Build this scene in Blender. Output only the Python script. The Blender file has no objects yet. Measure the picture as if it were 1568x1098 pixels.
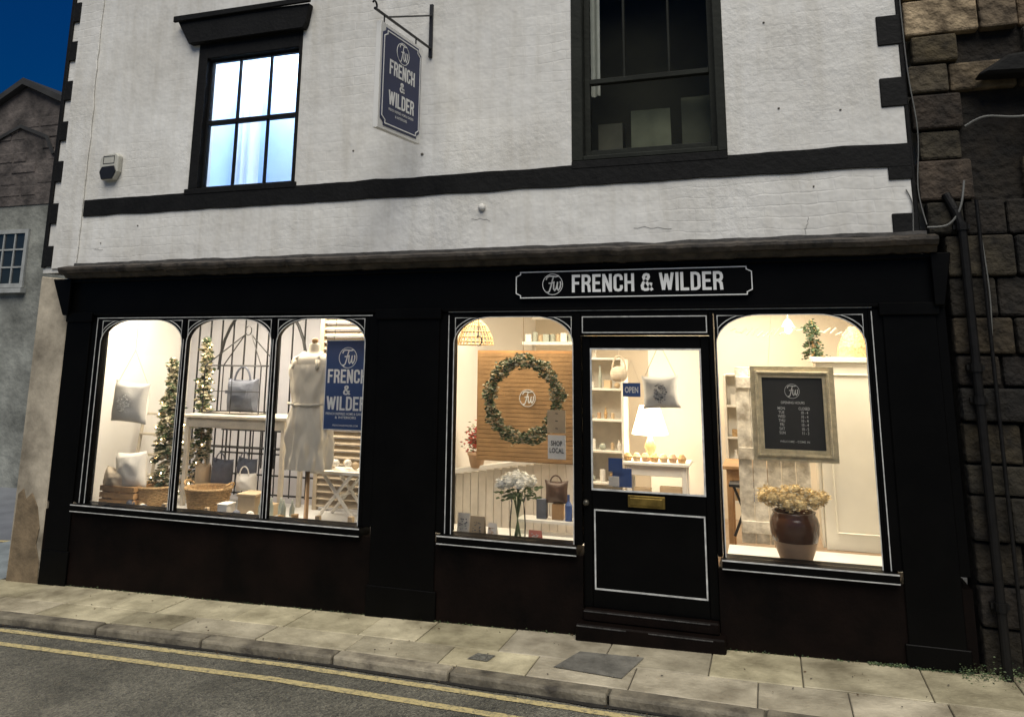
import bpy, bmesh, math, random
from mathutils import Vector, Matrix, noise
random.seed(7)
sc=bpy.context.scene
R=random.uniform
# ------------------------------------------------------------------ materials
def newmat(name):
    m=bpy.data.materials.new(name);m.use_nodes=True
    nt=m.node_tree;b=nt.nodes['Principled BSDF'];return m,nt,b
def pm(name,col,rough=.6,var=.15,scale=6,bump=0,bscale=60,metal=0,tint=False,col2=None,spec=.5,emit=0,bdist=.01,trans=0):
    m,nt,b=newmat(name);N=nt.nodes;L=nt.links
    tc=N.new('ShaderNodeTexCoord');nz=N.new('ShaderNodeTexNoise');nz.inputs['Scale'].default_value=scale;nz.inputs['Detail'].default_value=5
    nz.inputs['Roughness'].default_value=.6
    L.new(tc.outputs['Object'],nz.inputs['Vector'])
    cr=N.new('ShaderNodeValToRGB');cr.color_ramp.elements[0].position=.3;cr.color_ramp.elements[1].position=.7
    c1=tuple(c*(1-var) for c in col);c2=tuple(min(1,c*(1+var)) for c in (col2 or col))
    cr.color_ramp.elements[0].color=(*c1,1);cr.color_ramp.elements[1].color=(*c2,1)
    L.new(nz.outputs['Fac'],cr.inputs['Fac']);out=cr.outputs['Color']
    if tint:
        a=N.new('ShaderNodeVertexColor');a.layer_name='tint'
        mx=N.new('ShaderNodeMix');mx.data_type='RGBA';mx.blend_type='MULTIPLY';mx.inputs[0].default_value=1
        L.new(out,mx.inputs[6]);L.new(a.outputs['Color'],mx.inputs[7]);out=mx.outputs[2]
    L.new(out,b.inputs['Base Color']);b.inputs['Roughness'].default_value=rough;b.inputs['Metallic'].default_value=metal
    b.inputs['Specular IOR Level'].default_value=spec
    if emit:
        L.new(out,b.inputs['Emission Color']);b.inputs['Emission Strength'].default_value=emit
    if bump:
        n2=N.new('ShaderNodeTexNoise');n2.inputs['Scale'].default_value=bscale;n2.inputs['Detail'].default_value=4
        L.new(tc.outputs['Object'],n2.inputs['Vector'])
        bp=N.new('ShaderNodeBump');bp.inputs['Strength'].default_value=bump;bp.inputs['Distance'].default_value=bdist
        L.new(n2.outputs['Fac'],bp.inputs['Height']);L.new(bp.outputs[0],b.inputs['Normal'])
    return m
def glassmat(name,ior=1.35,tint=(1,1,1)):
    m,nt,b=newmat(name);N=nt.nodes;L=nt.links;N.remove(b)
    t=N.new('ShaderNodeBsdfTransparent');t.inputs[0].default_value=(*tint,1);g=N.new('ShaderNodeBsdfGlossy');g.inputs['Roughness'].default_value=.03
    lw=N.new('ShaderNodeFresnel');lw.inputs[0].default_value=ior;mx=N.new('ShaderNodeMixShader')
    L.new(lw.outputs[0],mx.inputs[0]);L.new(t.outputs[0],mx.inputs[1]);L.new(g.outputs[0],mx.inputs[2])
    L.new(mx.outputs[0],N['Material Output'].inputs[0]);return m
def wallmat(name):
    m,nt,b=newmat(name);N=nt.nodes;L=nt.links
    tc=N.new('ShaderNodeTexCoord');sep=N.new('ShaderNodeSeparateXYZ');cmb=N.new('ShaderNodeCombineXYZ')
    L.new(tc.outputs['Object'],sep.inputs[0]);L.new(sep.outputs['X'],cmb.inputs['X']);L.new(sep.outputs['Z'],cmb.inputs['Y'])
    def nz(s,d=6,r=.6,src=None):
        n=N.new('ShaderNodeTexNoise');n.inputs['Scale'].default_value=s;n.inputs['Detail'].default_value=d;n.inputs['Roughness'].default_value=r
        L.new(src or tc.outputs['Object'],n.inputs['Vector']);return n
    def ramp(src,p0,p1,c0,c1):
        r=N.new('ShaderNodeValToRGB');r.color_ramp.elements[0].position=p0;r.color_ramp.elements[1].position=p1
        r.color_ramp.elements[0].color=(*c0,1);r.color_ramp.elements[1].color=(*c1,1);L.new(src,r.inputs[0]);return r
    def mix(a,bb,bt='MULTIPLY',fv=1):
        x=N.new('ShaderNodeMix');x.data_type='RGBA';x.blend_type=bt;x.inputs[0].default_value=fv
        L.new(a,x.inputs[6]);L.new(bb,x.inputs[7]);return x.outputs[2]
    w=nz(3,3);add=N.new('ShaderNodeVectorMath');add.operation='MULTIPLY_ADD';L.new(w.outputs['Color'],add.inputs[0]);add.inputs[1].default_value=(.08,.08,.08);L.new(cmb.outputs[0],add.inputs[2])
    br=N.new('ShaderNodeTexBrick');L.new(add.outputs[0],br.inputs['Vector']);br.inputs['Scale'].default_value=1
    br.inputs['Brick Width'].default_value=.24;br.inputs['Row Height'].default_value=.084;br.inputs['Mortar Size'].default_value=.009;br.inputs['Mortar Smooth'].default_value=1
    big=ramp(nz(1.1,6,.65).outputs['Fac'],.3,.70,(.61,.59,.545),(.80,.79,.755))
    mp=N.new('ShaderNodeMapping');L.new(tc.outputs['Object'],mp.inputs[0]);mp.inputs['Scale'].default_value=(7,7,.7)
    st=ramp(nz(1.3,5,.6,mp.outputs[0]).outputs['Fac'],.28,.55,(.70,.67,.60),(1,1,1))
    c=mix(big.outputs[0],st.outputs[0],fv=.42)
    sp=ramp(nz(17,9,.85).outputs['Fac'],.29,.345,(.42,.38,.32),(1,1,1))
    c=mix(c,sp.outputs[0],fv=.55)
    L.new(c,b.inputs['Base Color']);b.inputs['Roughness'].default_value=.62
    fm=ramp(nz(.8,3).outputs['Fac'],.44,.70,(.0,)*3,(.26,)*3)
    inv=N.new('ShaderNodeMath');inv.operation='SUBTRACT';inv.inputs[0].default_value=1;L.new(br.outputs['Fac'],inv.inputs[1])
    mu=N.new('ShaderNodeMath');mu.operation='MULTIPLY';L.new(inv.outputs[0],mu.inputs[0]);L.new(fm.outputs[0],mu.inputs[1])
    n3=nz(17,6,.7);gm=ramp(nz(.6,2).outputs['Fac'],.48,.60,(.25,)*3,(2.0,)*3)
    g2=N.new('ShaderNodeMath');g2.operation='MULTIPLY';L.new(n3.outputs['Fac'],g2.inputs[0]);L.new(gm.outputs[0],g2.inputs[1])
    n4=nz(4.0,3)
    a1=N.new('ShaderNodeMath');a1.operation='ADD';L.new(g2.outputs[0],a1.inputs[0]);L.new(mu.outputs[0],a1.inputs[1])
    a2=N.new('ShaderNodeMath');a2.operation='MULTIPLY_ADD';L.new(n4.outputs['Fac'],a2.inputs[0]);a2.inputs[1].default_value=3.4;L.new(a1.outputs[0],a2.inputs[2])
    bp=N.new('ShaderNodeBump');bp.inputs['Strength'].default_value=.7;bp.inputs['Distance'].default_value=.007
    L.new(a2.outputs[0],bp.inputs['Height']);L.new(bp.outputs[0],b.inputs['Normal'])
    return m
WALL=wallmat('white_painted_brick')
BLACK=pm('black_gloss_paint',(.0017,.0016,.0015),.42,.35,3,.2,30,spec=.09,bdist=.004)
RISER=pm('weathered_black_brown_paint',(.0020,.0015,.0013),.6,.5,2.2,.25,30,spec=.08,col2=(.0055,.0030,.0022))
BAND=pm('black_masonry_paint',(.006,.006,.006),.7,.4,5,.5,30,spec=.2)
SURR=pm('grey_green_stone_paint',(.016,.018,.014),.7,.3,4,.4,25,spec=.2)
WHITE=pm('white_gloss_paint',(.75,.74,.70),.4,.05,5)
LINE=pm('white_pinstripe',(.50,.50,.48),.5,.35,14)
INW=pm('interior_white',(.82,.80,.75),.7,.03,1.5)
INC=pm('interior_cream',(.76,.68,.55),.7,.05,1.5)
ING=pm('interior_grey',(.50,.50,.54),.7,.08,2)
FLOOR=pm('interior_boards',(.35,.26,.18),.6,.2,4)
PLAST=pm('weathered_plaster',(.26,.22,.16),.85,.45,2.5,.6,14,col2=(.40,.35,.27))
CORN=pm('weathered_lead_cornice',(.011,.009,.008),.65,.6,9,.7,26,col2=(.05,.04,.03))
NAVY=pm('navy_sign_paint',(.008,.017,.075),.4,.1,4,spec=.25)
NAVYP=pm('navy_poster',(.025,.06,.18),.5,.05,4)
TXT=pm('white_lettering',(.82,.82,.80),.5,.02,4)
GLASS=glassmat('window_glass');GLASS2=glassmat('old_sash_glass',1.14)
IRON=pm('black_iron',(.010,.010,.011),.5,.2,10)
WOODT=pm('tan_wood',(.40,.235,.105),.55,.25,5,.3,30)
WOODP=pm('pale_limed_wood',(.56,.50,.40),.65,.2,6,.3,30)
WOODW=pm('whitewashed_wood',(.74,.70,.62),.65,.15,5,.3,30)
WICK=pm('wicker',(.46,.30,.14),.75,.35,45,.9,70,bdist=.01)
LINEN=pm('natural_linen',(.62,.53,.41),.9,.08,8,.3,120)
APRON=pm('cream_linen',(.72,.65,.53),.9,.05,8,.3,120)
COTTON=pm('white_cotton',(.76,.73,.67),.9,.06,8,.2,80)
GREYF=pm('grey_felt',(.12,.13,.16),.9,.25,8,.3,50)
LEAF=pm('leaf_green',(.07,.11,.04),.6,.5,30,col2=(.12,.16,.07))
LEAFD=pm('leaf_dark',(.03,.055,.025),.6,.4,30)
LEAFC=pm('leaf_cream',(.58,.51,.35),.7,.2,30)
PETAL=pm('white_petals',(.86,.84,.76),.7,.05,20)
HYD=pm('dried_hydrangea',(.56,.39,.17),.8,.3,25,col2=(.72,.57,.30))
REDF=pm('red_petals',(.42,.06,.045),.7,.3,20)
TERR=pm('terracotta_tan',(.46,.30,.18),.6,.15,6)
GLAZE=pm('brown_glaze',(.085,.035,.016),.15,.4,6)
GOLD=pm('gilt_cream',(.62,.53,.34),.45,.25,18,.3,60)
SLATE=pm('chalkboard',(.03,.03,.029),.8,.15,5)
CHALK=pm('chalk',(.6,.6,.57),.8,.1,20)
BRASS=pm('brass',(.28,.19,.05),.45,.4,12,metal=.9)
CARDB=pm('kraft_card',(.50,.38,.24),.8,.1,8)
PINK=pm('pink_card',(.65,.22,.16),.7,.05,8)
TEALB=pm('blue_enamel',(.05,.10,.28),.5,.1,8)
GREYG=pm('sage_paint',(.36,.39,.33),.6,.1,8)
PLASTW=pm('aged_white_plastic',(.50,.49,.43),.5,.1,8)
BULB=pm('lit_bulb',(1,.80,.5),.5,0,1,emit=14)
SHADE=pm('lit_lampshade',(1,.84,.60),.8,0,1,emit=6)
CURT=pm('sheer_curtain',(.80,.86,.93),.9,.06,4)
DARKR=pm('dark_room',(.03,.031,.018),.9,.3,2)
GREYP=pm('black_cast_iron_pipe',(.008,.0075,.007),.5,.4,12,.3,30,spec=.2)
# ------------------------------------------------------------------ builder
def empty(name,parent=None,loc=(0,0,0)):
    o=bpy.data.objects.new(name,None);o.location=loc;sc.collection.objects.link(o)
    o.empty_display_size=.2
    if parent:o.parent=parent
    return o
class MB:
    def __init__(s): s.v=[];s.f=[];s.m=[];s.t=[]
    def face(s,idx,mi,t=1): s.f.append(idx);s.m.append(mi);s.t.append(t)
    def box(s,x0,x1,y0,y1,z0,z1,mi=0,t=1,sh=0):
        n=len(s.v)
        for z in (z0,z1):
            for x,y in ((x0,y0),(x1,y0),(x1,y1),(x0,y1)): s.v.append((x,y,z+sh*x))
        for q in ((0,3,2,1),(4,5,6,7),(0,1,5,4),(1,2,6,5),(2,3,7,6),(3,0,4,7)): s.face([n+i for i in q],mi,t)
    def prism(s,pts,y0,y1,mi=0,t=1):
        n=len(s.v);k=len(pts)
        for y in (y0,y1):
            for x,z in pts: s.v.append((x,y,z))
        s.face([n+i for i in range(k)],mi,t);s.face([n+k+i for i in reversed(range(k))],mi,t)
        for i in range(k):
            j=(i+1)%k;s.face([n+j,n+i,n+k+i,n+k+j],mi,t)
    def ribbon(s,pts,w,y0,y1,mi=0,closed=False):
        P=[Vector(p) for p in pts];k=len(P);a=[];b=[]
        for i in range(k):
            if closed: d1=P[i]-P[i-1];d2=P[(i+1)%k]-P[i]
            else:
                d1=P[i]-P[i-1] if i else P[1]-P[0];d2=P[i+1]-P[i] if i<k-1 else d1.copy()
            d1.normalize();d2.normalize();n1=Vector((-d1.y,d1.x));n2=Vector((-d2.y,d2.x));nn=(n1+n2)
            if nn.length<1e-4: nn=n1.copy()
            nn.normalize();sc_=w/2/max(.35,nn.dot(n1));a.append(P[i]+nn*sc_);b.append(P[i]-nn*sc_)
        n=len(s.v)
        for i in range(k):
            for q in (a[i],b[i]):
                s.v.append((q.x,y0,q.y));s.v.append((q.x,y1,q.y))
        R_=range(k if closed else k-1)
        for i in R_:
            p=n+4*i;q=n+4*((i+1)%k)
            s.face([p,p+2,q+2,q],mi);s.face([p+1,q+1,q+3,p+3],mi);s.face([p,q,q+1,p+1],mi);s.face([p+2,p+3,q+3,q+2],mi)
    def tube(s,p0,p1,r,mi=0,n=6,r2=None):
        p0=Vector(p0);p1=Vector(p1);d=(p1-p0)
        if d.length<1e-6:return
        q=d.to_track_quat('Z','Y');b=len(s.v);r2=r if r2 is None else r2
        for p,rr in ((p0,r),(p1,r2)):
            for i in range(n):
                a=2*math.pi*i/n;s.v.append(tuple(p+q@Vector((math.cos(a)*rr,math.sin(a)*rr,0))))
        for i in range(n):
            j=(i+1)%n;s.face([b+i,b+j,b+n+j,b+n+i],mi)
        s.face([b+i for i in reversed(range(n))],mi);s.face([b+n+i for i in range(n)],mi)
    def path(s,pts,r,mi=0,n=6):
        for a,b in zip(pts,pts[1:]): s.tube(a,b,r,mi,n)
    def lathe(s,cx,cy,prof,mi=0,n=24,fn=None,ry=1,cap=True,mf=None):
        b=len(s.v)
        for z,r in prof:
            for i in range(n):
                a=2*math.pi*i/n;rr=r*(fn(a,z) if fn else 1)
                s.v.append((cx+math.cos(a)*rr,cy+math.sin(a)*rr*ry,z))
        for k in range(len(prof)-1):
            for i in range(n):
                j=(i+1)%n;s.face([b+k*n+i,b+k*n+j,b+(k+1)*n+j,b+(k+1)*n+i],mf(prof[k][0]) if mf else mi)
        if cap:
            s.face([b+i for i in reversed(range(n))],mi);e=b+(len(prof)-1)*n;s.face([e+i for i in range(n)],mi)
    def blob(s,c,rx,ry,rz,mi=0,e=.6,nu=16,nv=10,jit=0):
        b=len(s.v)
        sg=lambda w,p:math.copysign(abs(w)**p,w)
        for k in range(nv+1):
            ph=-math.pi/2+math.pi*k/nv
            for i in range(nu):
                a=2*math.pi*i/nu;j=1+R(-jit,jit)
                s.v.append((c[0]+rx*j*sg(math.cos(ph),e)*sg(math.cos(a),e),c[1]+ry*j*sg(math.cos(ph),1)*sg(math.sin(a),1),c[2]+rz*j*sg(math.sin(ph),e)))
        for k in range(nv):
            for i in range(nu):
                j=(i+1)%nu;s.face([b+k*nu+i,b+k*nu+j,b+(k+1)*nu+j,b+(k+1)*nu+i],mi)
    def pillow(s,c,w,h,d,mi=0,n=18,rot=0,seed=0):
        for sd in (-1,1):
            b=len(s.v)
            for j in range(n+1):
                for i in range(n+1):
                    u=-1+2*i/n;v=-1+2*j/n
                    th=max(0,(1-u*u)*(1-v*v))**.42
                    x=w/2*u*(1-.10*(1-v*v));z=h/2*v*(1-.10*(1-u*u))
                    y=sd*d/2*th*(1+.18*noise.noise(Vector((u*2.2+seed,v*2.2,sd))))
                    z-=.03*h*(1-u*u)*(v<0)
                    xr=x*math.cos(rot)-z*math.sin(rot);zr=x*math.sin(rot)+z*math.cos(rot)
                    s.v.append((c[0]+xr,c[1]+y,c[2]+zr))
            for j in range(n):
                for i in range(n):
                    q=[b+j*(n+1)+i,b+j*(n+1)+i+1,b+(j+1)*(n+1)+i+1,b+(j+1)*(n+1)+i]
                    s.face(q if sd<0 else q[::-1],mi)
    def leaf(s,c,size,mi=0):
        c=Vector(c);q=Vector((R(-1,1),R(-1,1),R(-1,1)))
        if q.length<.1:q=Vector((0,0,1))
        q=q.to_track_quat('Z','Y');l=size;w=size*.42;n=len(s.v)
        for p in ((-l,0,0),(0,-w,l*.12),(l,0,0),(0,w,l*.12)): s.v.append(tuple(c+q@Vector(p)))
        s.face([n,n+1,n+2,n+3],mi)
    def build(s,name,parent,mats,smooth=False,bevel=0,seg=1):
        me=bpy.data.meshes.new(name);me.from_pydata(s.v,[],s.f)
        if not isinstance(mats,(list,tuple)): mats=[mats]
        for m in mats: me.materials.append(m)
        for p,mi in zip(me.polygons,s.m): p.material_index=mi;p.use_smooth=smooth
        at=me.color_attributes.new('tint','FLOAT_COLOR','CORNER')
        for p,t in zip(me.polygons,s.t):
            c=t if isinstance(t,tuple) else (t,t,t)
            for li in p.loop_indices: at.data[li].color=(*c,1)
        me.update()
        o=bpy.data.objects.new(name,me);sc.collection.objects.link(o)
        if parent:o.parent=parent
        if bevel:
            md=o.modifiers.new('b','BEVEL');md.width=bevel;md.segments=seg;md.limit_method='ANGLE'
        return o
def box(par,name,x0,x1,y0,y1,z0,z1,mat,bevel=0):
    b=MB();b.box(x0,x1,y0,y1,z0,z1);return b.build(name,par,mat,bevel=bevel)
def text(par,name,body,cx,cz,w,h,y,mat,side='front',bold=.012,shear=0,X=0):
    cu=bpy.data.curves.new(name,'FONT');cu.body=body;cu.size=1;cu.offset=bold;cu.shear=shear;cu.align_x='CENTER';cu.resolution_u=3
    cu.space_character=1.05
    o=bpy.data.objects.new('tmp',cu);sc.collection.objects.link(o);bpy.context.view_layer.update()
    dg=bpy.context.evaluated_depsgraph_get();me=bpy.data.meshes.new_from_object(o.evaluated_get(dg))
    bpy.data.objects.remove(o)
    xs=[v.co.x for v in me.vertices];ys=[v.co.y for v in me.vertices]
    x0,x1,y0,y1=min(xs),max(xs),min(ys),max(ys);sx=w/(x1-x0);sy=h/(y1-y0) if h else sx
    for v in me.vertices:
        a=(v.co.x-(x0+x1)/2)*sx;b=(v.co.y-(y0+y1)/2)*sy
        if side=='front': v.co=(cx+a,y,cz+b)
        else: v.co=(X,cx+a,cz+b)
    me.materials.clear();me.materials.append(mat)
    ob=bpy.data.objects.new(name,me);sc.collection.objects.link(ob);ob.parent=par;return ob
# condensed gothic sign-writer's capitals, drawn as strokes
l_,r_=.08,.42
GL={'F':(.46,[[(l_,0),(l_,1)],[(l_,.925),(.46,.925)],[(l_,.52),(.40,.52)]]),
'R':(.5,[[(l_,0),(l_,1)],[(l_,.925),(.28,.925),(.38,.88),(.42,.78),(.42,.66),(.38,.56),(.28,.51),(l_,.51)],[(.29,.50),(.39,.36),(.42,.0)]]),
'E':(.46,[[(l_,0),(l_,1)],[(l_,.925),(.46,.925)],[(l_,.51),(.41,.51)],[(l_,.075),(.46,.075)]]),
'N':(.52,[[(l_,0),(l_,1)],[(.44,0),(.44,1)],[(.10,.93),(.42,.07)]]),
'C':(.5,[[(r_,.64),(r_,.8),(.37,.89),(.25,.925),(.13,.89),(l_,.8),(l_,.2),(.13,.11),(.25,.075),(.37,.11),(r_,.2),(r_,.36)]]),
'H':(.52,[[(l_,0),(l_,1)],[(.44,0),(.44,1)],[(l_,.51),(.44,.51)]]),
'W':(.76,[[(.07,1),(.22,.05)],[(.22,.05),(.38,.93)],[(.38,.93),(.54,.05)],[(.54,.05),(.69,1)]]),
'I':(.16,[[(l_,0),(l_,1)]]),'L':(.44,[[(l_,0),(l_,1)],[(l_,.075),(.44,.075)]]),
'D':(.5,[[(l_,0),(l_,1)],[(l_,.925),(.26,.925),(.37,.88),(.42,.78),(.42,.22),(.37,.12),(.26,.075),(l_,.075)]]),
'&':(.62,[[(.60,.04),(.20,.64),(.16,.78),(.21,.89),(.30,.93),(.39,.89),(.42,.78),(.37,.67),(.14,.46),(.075,.30),(.10,.14),(.22,.07),(.36,.10),(.48,.24),(.54,.46)]])}
def gothic(par,name,s,cx,cz,w,h,y,mat,side='front',X=0,sw=.155):
    strokes=[];x=0
    for ch in s:
        if ch==' ': x+=.26;continue
        wd,st=GL[ch]
        for q in st: strokes.append([(x+a,b) for a,b in q])
        x+=wd+.085
    tot=x-.085;kx=w/tot
    b=MB();i=0
    for q in strokes:
        e=.00012*(i%5);i+=1
        t=MB();t.ribbon(q,sw,0,1)
        n=len(b.v)
        for vx,vy,vz in t.v:
            a=(vx-tot/2)*kx;c=(min(1,max(0,vz))-.5)*h;dd=.0016*vy
            if side=='front': b.v.append((cx+a,y-e+dd,cz+c))
            else: b.v.append((X+e-dd,cx+a,cz+c))
        for f in t.f: b.face([n+k for k in f],0)
    return b.build(name,par,mat)
MONO=[[(.12,.80),(-.02,.35),(-.16,-.2),(-.30,-.62),(-.45,-.78),(-.58,-.68)],[(-.62,.42),(-.52,.66),(-.30,.76),(.02,.74),(.30,.70),(.62,.78)],[(-.38,.10),(-.05,.12),(.16,.18)],
[(.14,.26),(.10,-.10),(.10,-.42),(.20,-.56),(.34,-.40),(.44,-.05),(.48,.22)],[(.48,.22),(.44,-.12),(.46,-.44),(.56,-.55),(.70,-.35),(.78,.0),(.74,.26)]]
def mono(par,name,cx,cz,rad,y,mat,side='front',X=0,w=.075):
    b=MB()
    for i,q in enumerate(MONO):
        t=MB();t.ribbon(q,w/.6,0,1);n=len(b.v);e=.00012*(i%5)
        for vx,vy,vz in t.v:
            if side=='front': b.v.append((cx+vx*rad,y-e+.0012*vy,cz+vz*rad))
            else: b.v.append((X+e-.0012*vy,cx+vx*rad,cz+vz*rad))
        for f in t.f: b.face([n+k for k in f],0)
    return b.build(name,par,mat)
def ring(b,cx,cz,r,w,y0,y1,mi=0,n=28):
    b.ribbon([(cx+r*math.cos(2*math.pi*i/n),cz+r*math.sin(2*math.pi*i/n)) for i in range(n)],w,y0,y1,mi,True)
SL=.022
gz=lambda x:.27+SL*x
# ------------------------------------------------------------------ shop building
shop=empty('shop_building')
b=MB();T=.28;ZT=6.6;ZB=2.93
XL,XR=-5.30,2.25
LW=(-3.76,-2.62,3.63,5.10);RW=(-.12,1.05,3.63,6.2)
b.box(XL,LW[0],0,T,ZB,ZT);b.box(LW[1],RW[0],0,T,ZB,ZT);b.box(RW[1],XR,0,T,ZB,ZT)
for w in (LW,RW): b.box(w[0],w[1],0,T,ZB,w[2]);b.box(w[0],w[1],0,T,w[3],ZT)
b.box(-5.40,XL,0.0,T,ZB,ZT)
b.box(-5.40,-5.12,T,6,0,ZT);b.box(2.27,2.40,T,6,0,ZT);b.box(-5.12,2.27,5.8,6,0,ZT)
b.build('upper_wall',shop,WALL)
b=MB()
zz=[2.97+i*.1 for i in range(37)]
pr=[(-4.98+R(-.006,.006)-(.02 if z>4.6 else 0),z) for z in zz]
b.prism([(-5.285,2.965)]+pr+[(-5.285,6.57)],-.018,-.001);b.build('corner_plaster_strip',shop,WALL,bevel=.006)
b=MB()
b.box(-5.415,-5.37,-.022,.25,2.98,6.6)
z=2.99
while z<6.5:
    b.box(-5.37,-5.285+R(-.01,.01),-.024,-.002,z,z+.205+R(-.01,.01));z+=.42
for z0,z1 in ((3.0,3.14),(3.89,4.10),(4.34,4.56),(4.79,5.01),(5.24,5.46),(5.69,5.91),(6.1,6.35)):
    b.box(2.10+R(-.008,.008),2.262,-.012,.05,z0,z1)
b.box(2.235,2.265,-.008,.06,2.99,6.6)
b.build('black_quoins',shop,BAND,bevel=.006)
def wavy(x0,x1,z0,z1,a=.008,step=.07,seed=0):
    n=max(2,int((x1-x0)/step));lo=[];hi=[]
    for i in range(n+1):
        x=x0+(x1-x0)*i/n
        lo.append((x,z0+a*2*noise.noise(Vector((x*3,seed,1)))+R(-a,a)*.25));hi.append((x,z1+a*2*noise.noise(Vector((x*3,seed,7)))+R(-a,a)*.25))
    return lo+hi[::-1]
b=MB();b.prism(wavy(-4.97,2.25,3.465,3.628,.006,seed=3),-.014,-.002);b.prism(wavy(2.10,2.25,3.37,3.47,.004,seed=4),-.012,-.003)
b.box(-3.79,-2.60,-.02,.05,3.61,3.662);b.box(-.12,1.05,-.018,.05,3.60,3.66)
b.build('black_string_band',shop,BAND,bevel=.004)
def sash(par,name,x0,x1,z0,z1,zm,mx,mat,y=.06,fr=.035,lower=True,gl=None):
    b=MB()
    b.box(x0-.0,x0+fr,y,y+.05,z0,z1);b.box(x1-fr,x1,y,y+.05,z0,z1);b.box(x0+fr,x1-fr,y,y+.05,z0,z0+fr*1.3);b.box(x0+fr,x1-fr,y,y+.05,z1-fr,z1)
    b.box(x0+fr,x1-fr,y-.01,y+.045,zm-.02,zm+.02)
    for m in mx:
        b.box(m-.009,m+.009,y+.005,y+.04,zm+.02,z1-fr)
        if lower:b.box(m-.009,m+.009,y+.005,y+.04,z0+fr*1.3,zm-.02)
    b.build(name+'_frame',par,mat,bevel=.003)
    g=MB();g.box(x0+fr,x1-fr,y+.02,y+.024,z0+.03,z1-.03);g.build(name+'_glass',par,gl or GLASS)
b=MB();b.box(LW[0],-3.66,-.01,.12,3.662,5.08);b.box(-2.655,LW[1],-.01,.12,3.662,5.08);b.box(-3.66,-2.655,-.01,.12,4.92,5.08)
b.prism([(-3.84,5.07),(-2.585,5.07),(-2.56,5.12),(-2.53,5.30),(-4.0,5.335),(-3.95,5.25)],-.07,-.001)
b.prism([(-4.02,5.30),(-2.51,5.30),(-2.51,5.35),(-4.02,5.36)],-.10,-.0712)
b.build('sash_window_surround',shop,BAND,bevel=.006)
sash(shop,'left_sash_window',-3.66,-2.655,3.66,4.92,4.30,(-3.33,-2.99),BAND,y=.05,fr=.022)
b=MB();b.box(RW[0],-.03,-.012,.10,3.662,6.2);b.box(.98,RW[1],-.012,.10,3.662,6.2);b.box(-.03,.98,-.012,.10,3.662,3.70);b.build('stone_window_surround',shop,SURR,bevel=.006)
sash(shop,'right_sash_window',-.03,.98,3.70,5.7,4.32,(.29,.64),SURR,y=.07,fr=.045,lower=False,gl=GLASS2)
b=MB();b.box(-4.0,-2.4,1.0,1.05,3.3,5.5);b.box(-4.05,-4.0,.285,1.05,3.3,5.5);b.box(-2.4,-2.35,.285,1.05,3.3,5.5);b.box(-4.0,-2.4,.285,1.0,3.25,3.3);b.box(-4,-2.4,.285,1.0,5.5,5.55)
b.build('upstairs_room',shop,pm('sky_reflection_wall',(.50,.64,.84),.8,.10,2.5))  # blue of the walls stands in for sky reflected in the sash glass
def curtain(par,name,x0,x1,z0,z1,y,mat,amp=.02,fq=60):
    b=MB();n=int((x1-x0)*90)+4
    for i in range(n+1):
        x=x0+(x1-x0)*i/n;yy=y+amp*math.sin(x*fq+math.sin(x*13)*2)
        b.v+= [(x,yy,z0),(x+.01*math.sin(x*9),yy,z1)]
    for i in range(n): b.face([2*i,2*i+2,2*i+3,2*i+1],0)
    b.build(name,par,mat,smooth=True)
curtain(shop,'net_curtain_a',-3.88,-3.60,3.5,5.2,.8,CURT);curtain(shop,'net_curtain_b',-3.02,-2.70,3.5,5.2,.8,CURT)
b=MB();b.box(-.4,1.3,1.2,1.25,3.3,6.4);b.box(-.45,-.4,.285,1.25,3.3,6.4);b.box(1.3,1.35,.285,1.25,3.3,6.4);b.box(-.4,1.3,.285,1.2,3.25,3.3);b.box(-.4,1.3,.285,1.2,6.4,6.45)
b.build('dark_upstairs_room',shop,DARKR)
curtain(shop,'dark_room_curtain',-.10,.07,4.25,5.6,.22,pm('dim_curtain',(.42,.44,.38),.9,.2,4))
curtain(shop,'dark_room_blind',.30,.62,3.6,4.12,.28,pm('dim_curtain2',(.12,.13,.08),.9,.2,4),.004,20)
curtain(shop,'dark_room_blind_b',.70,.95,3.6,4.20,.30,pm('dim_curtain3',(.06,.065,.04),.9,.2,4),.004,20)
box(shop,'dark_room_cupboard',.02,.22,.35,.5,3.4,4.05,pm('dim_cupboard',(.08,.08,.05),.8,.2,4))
b=MB()
prof=[(0,2.86),(-.07,2.865),(-.10,2.90),(-.15,2.905),(-.17,2.935),(-.17,2.955),(-.05,2.985),(0,2.99)]
n=200;x0,x1=-5.03,2.34;st=len(b.v)
for i in range(n+1):
    x=x0+(x1-x0)*i/n;j=.008*noise.noise(Vector((x*5,1,0)))+.007*noise.noise(Vector((x*17,4,0)))
    for y,z in prof: b.v.append((x,y+j,z+j*1.3))
m_=len(prof)
for i in range(n):
    for k in range(m_-1): b.face([st+i*m_+k,st+i*m_+k+1,st+(i+1)*m_+k+1,st+(i+1)*m_+k],0)
b.face(list(range(st,st+m_)),0);b.face(list(range(st+n*m_,st+n*m_+m_))[::-1],0)
b.build('cornice',shop,CORN)
b=MB();b.prism(wavy(-5.0,2.3,2.985,3.012,.008,.05,9),-.02,-.003)
b.build('cornice_flashing',shop,pm('lead_flashing',(.07,.065,.06),.8,.5,10,.5,30))
b=MB()
b.prism([(-5.41,-.2),(-5.03,-.2),(-5.03,2.2),(-5.03,2.86),(-5.41,2.9)],-.004,.25)
b.build('plaster_corner_pier',shop,PLAST,bevel=.01)
b=MB();b.prism([(-5.40,.05),(-5.02,.0),(-5.035,.35),(-5.09,.48),(-5.07,.62),(-5.12,.8),(-5.2,.92),(-5.27,.86),(-5.31,.95),(-5.37,.9)],-.014,-.0045);b.build('bare_plaster_patch',shop,pm('bare_render',(.17,.125,.075),.95,.4,6,.8,25),bevel=.006)
b=MB()
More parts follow.
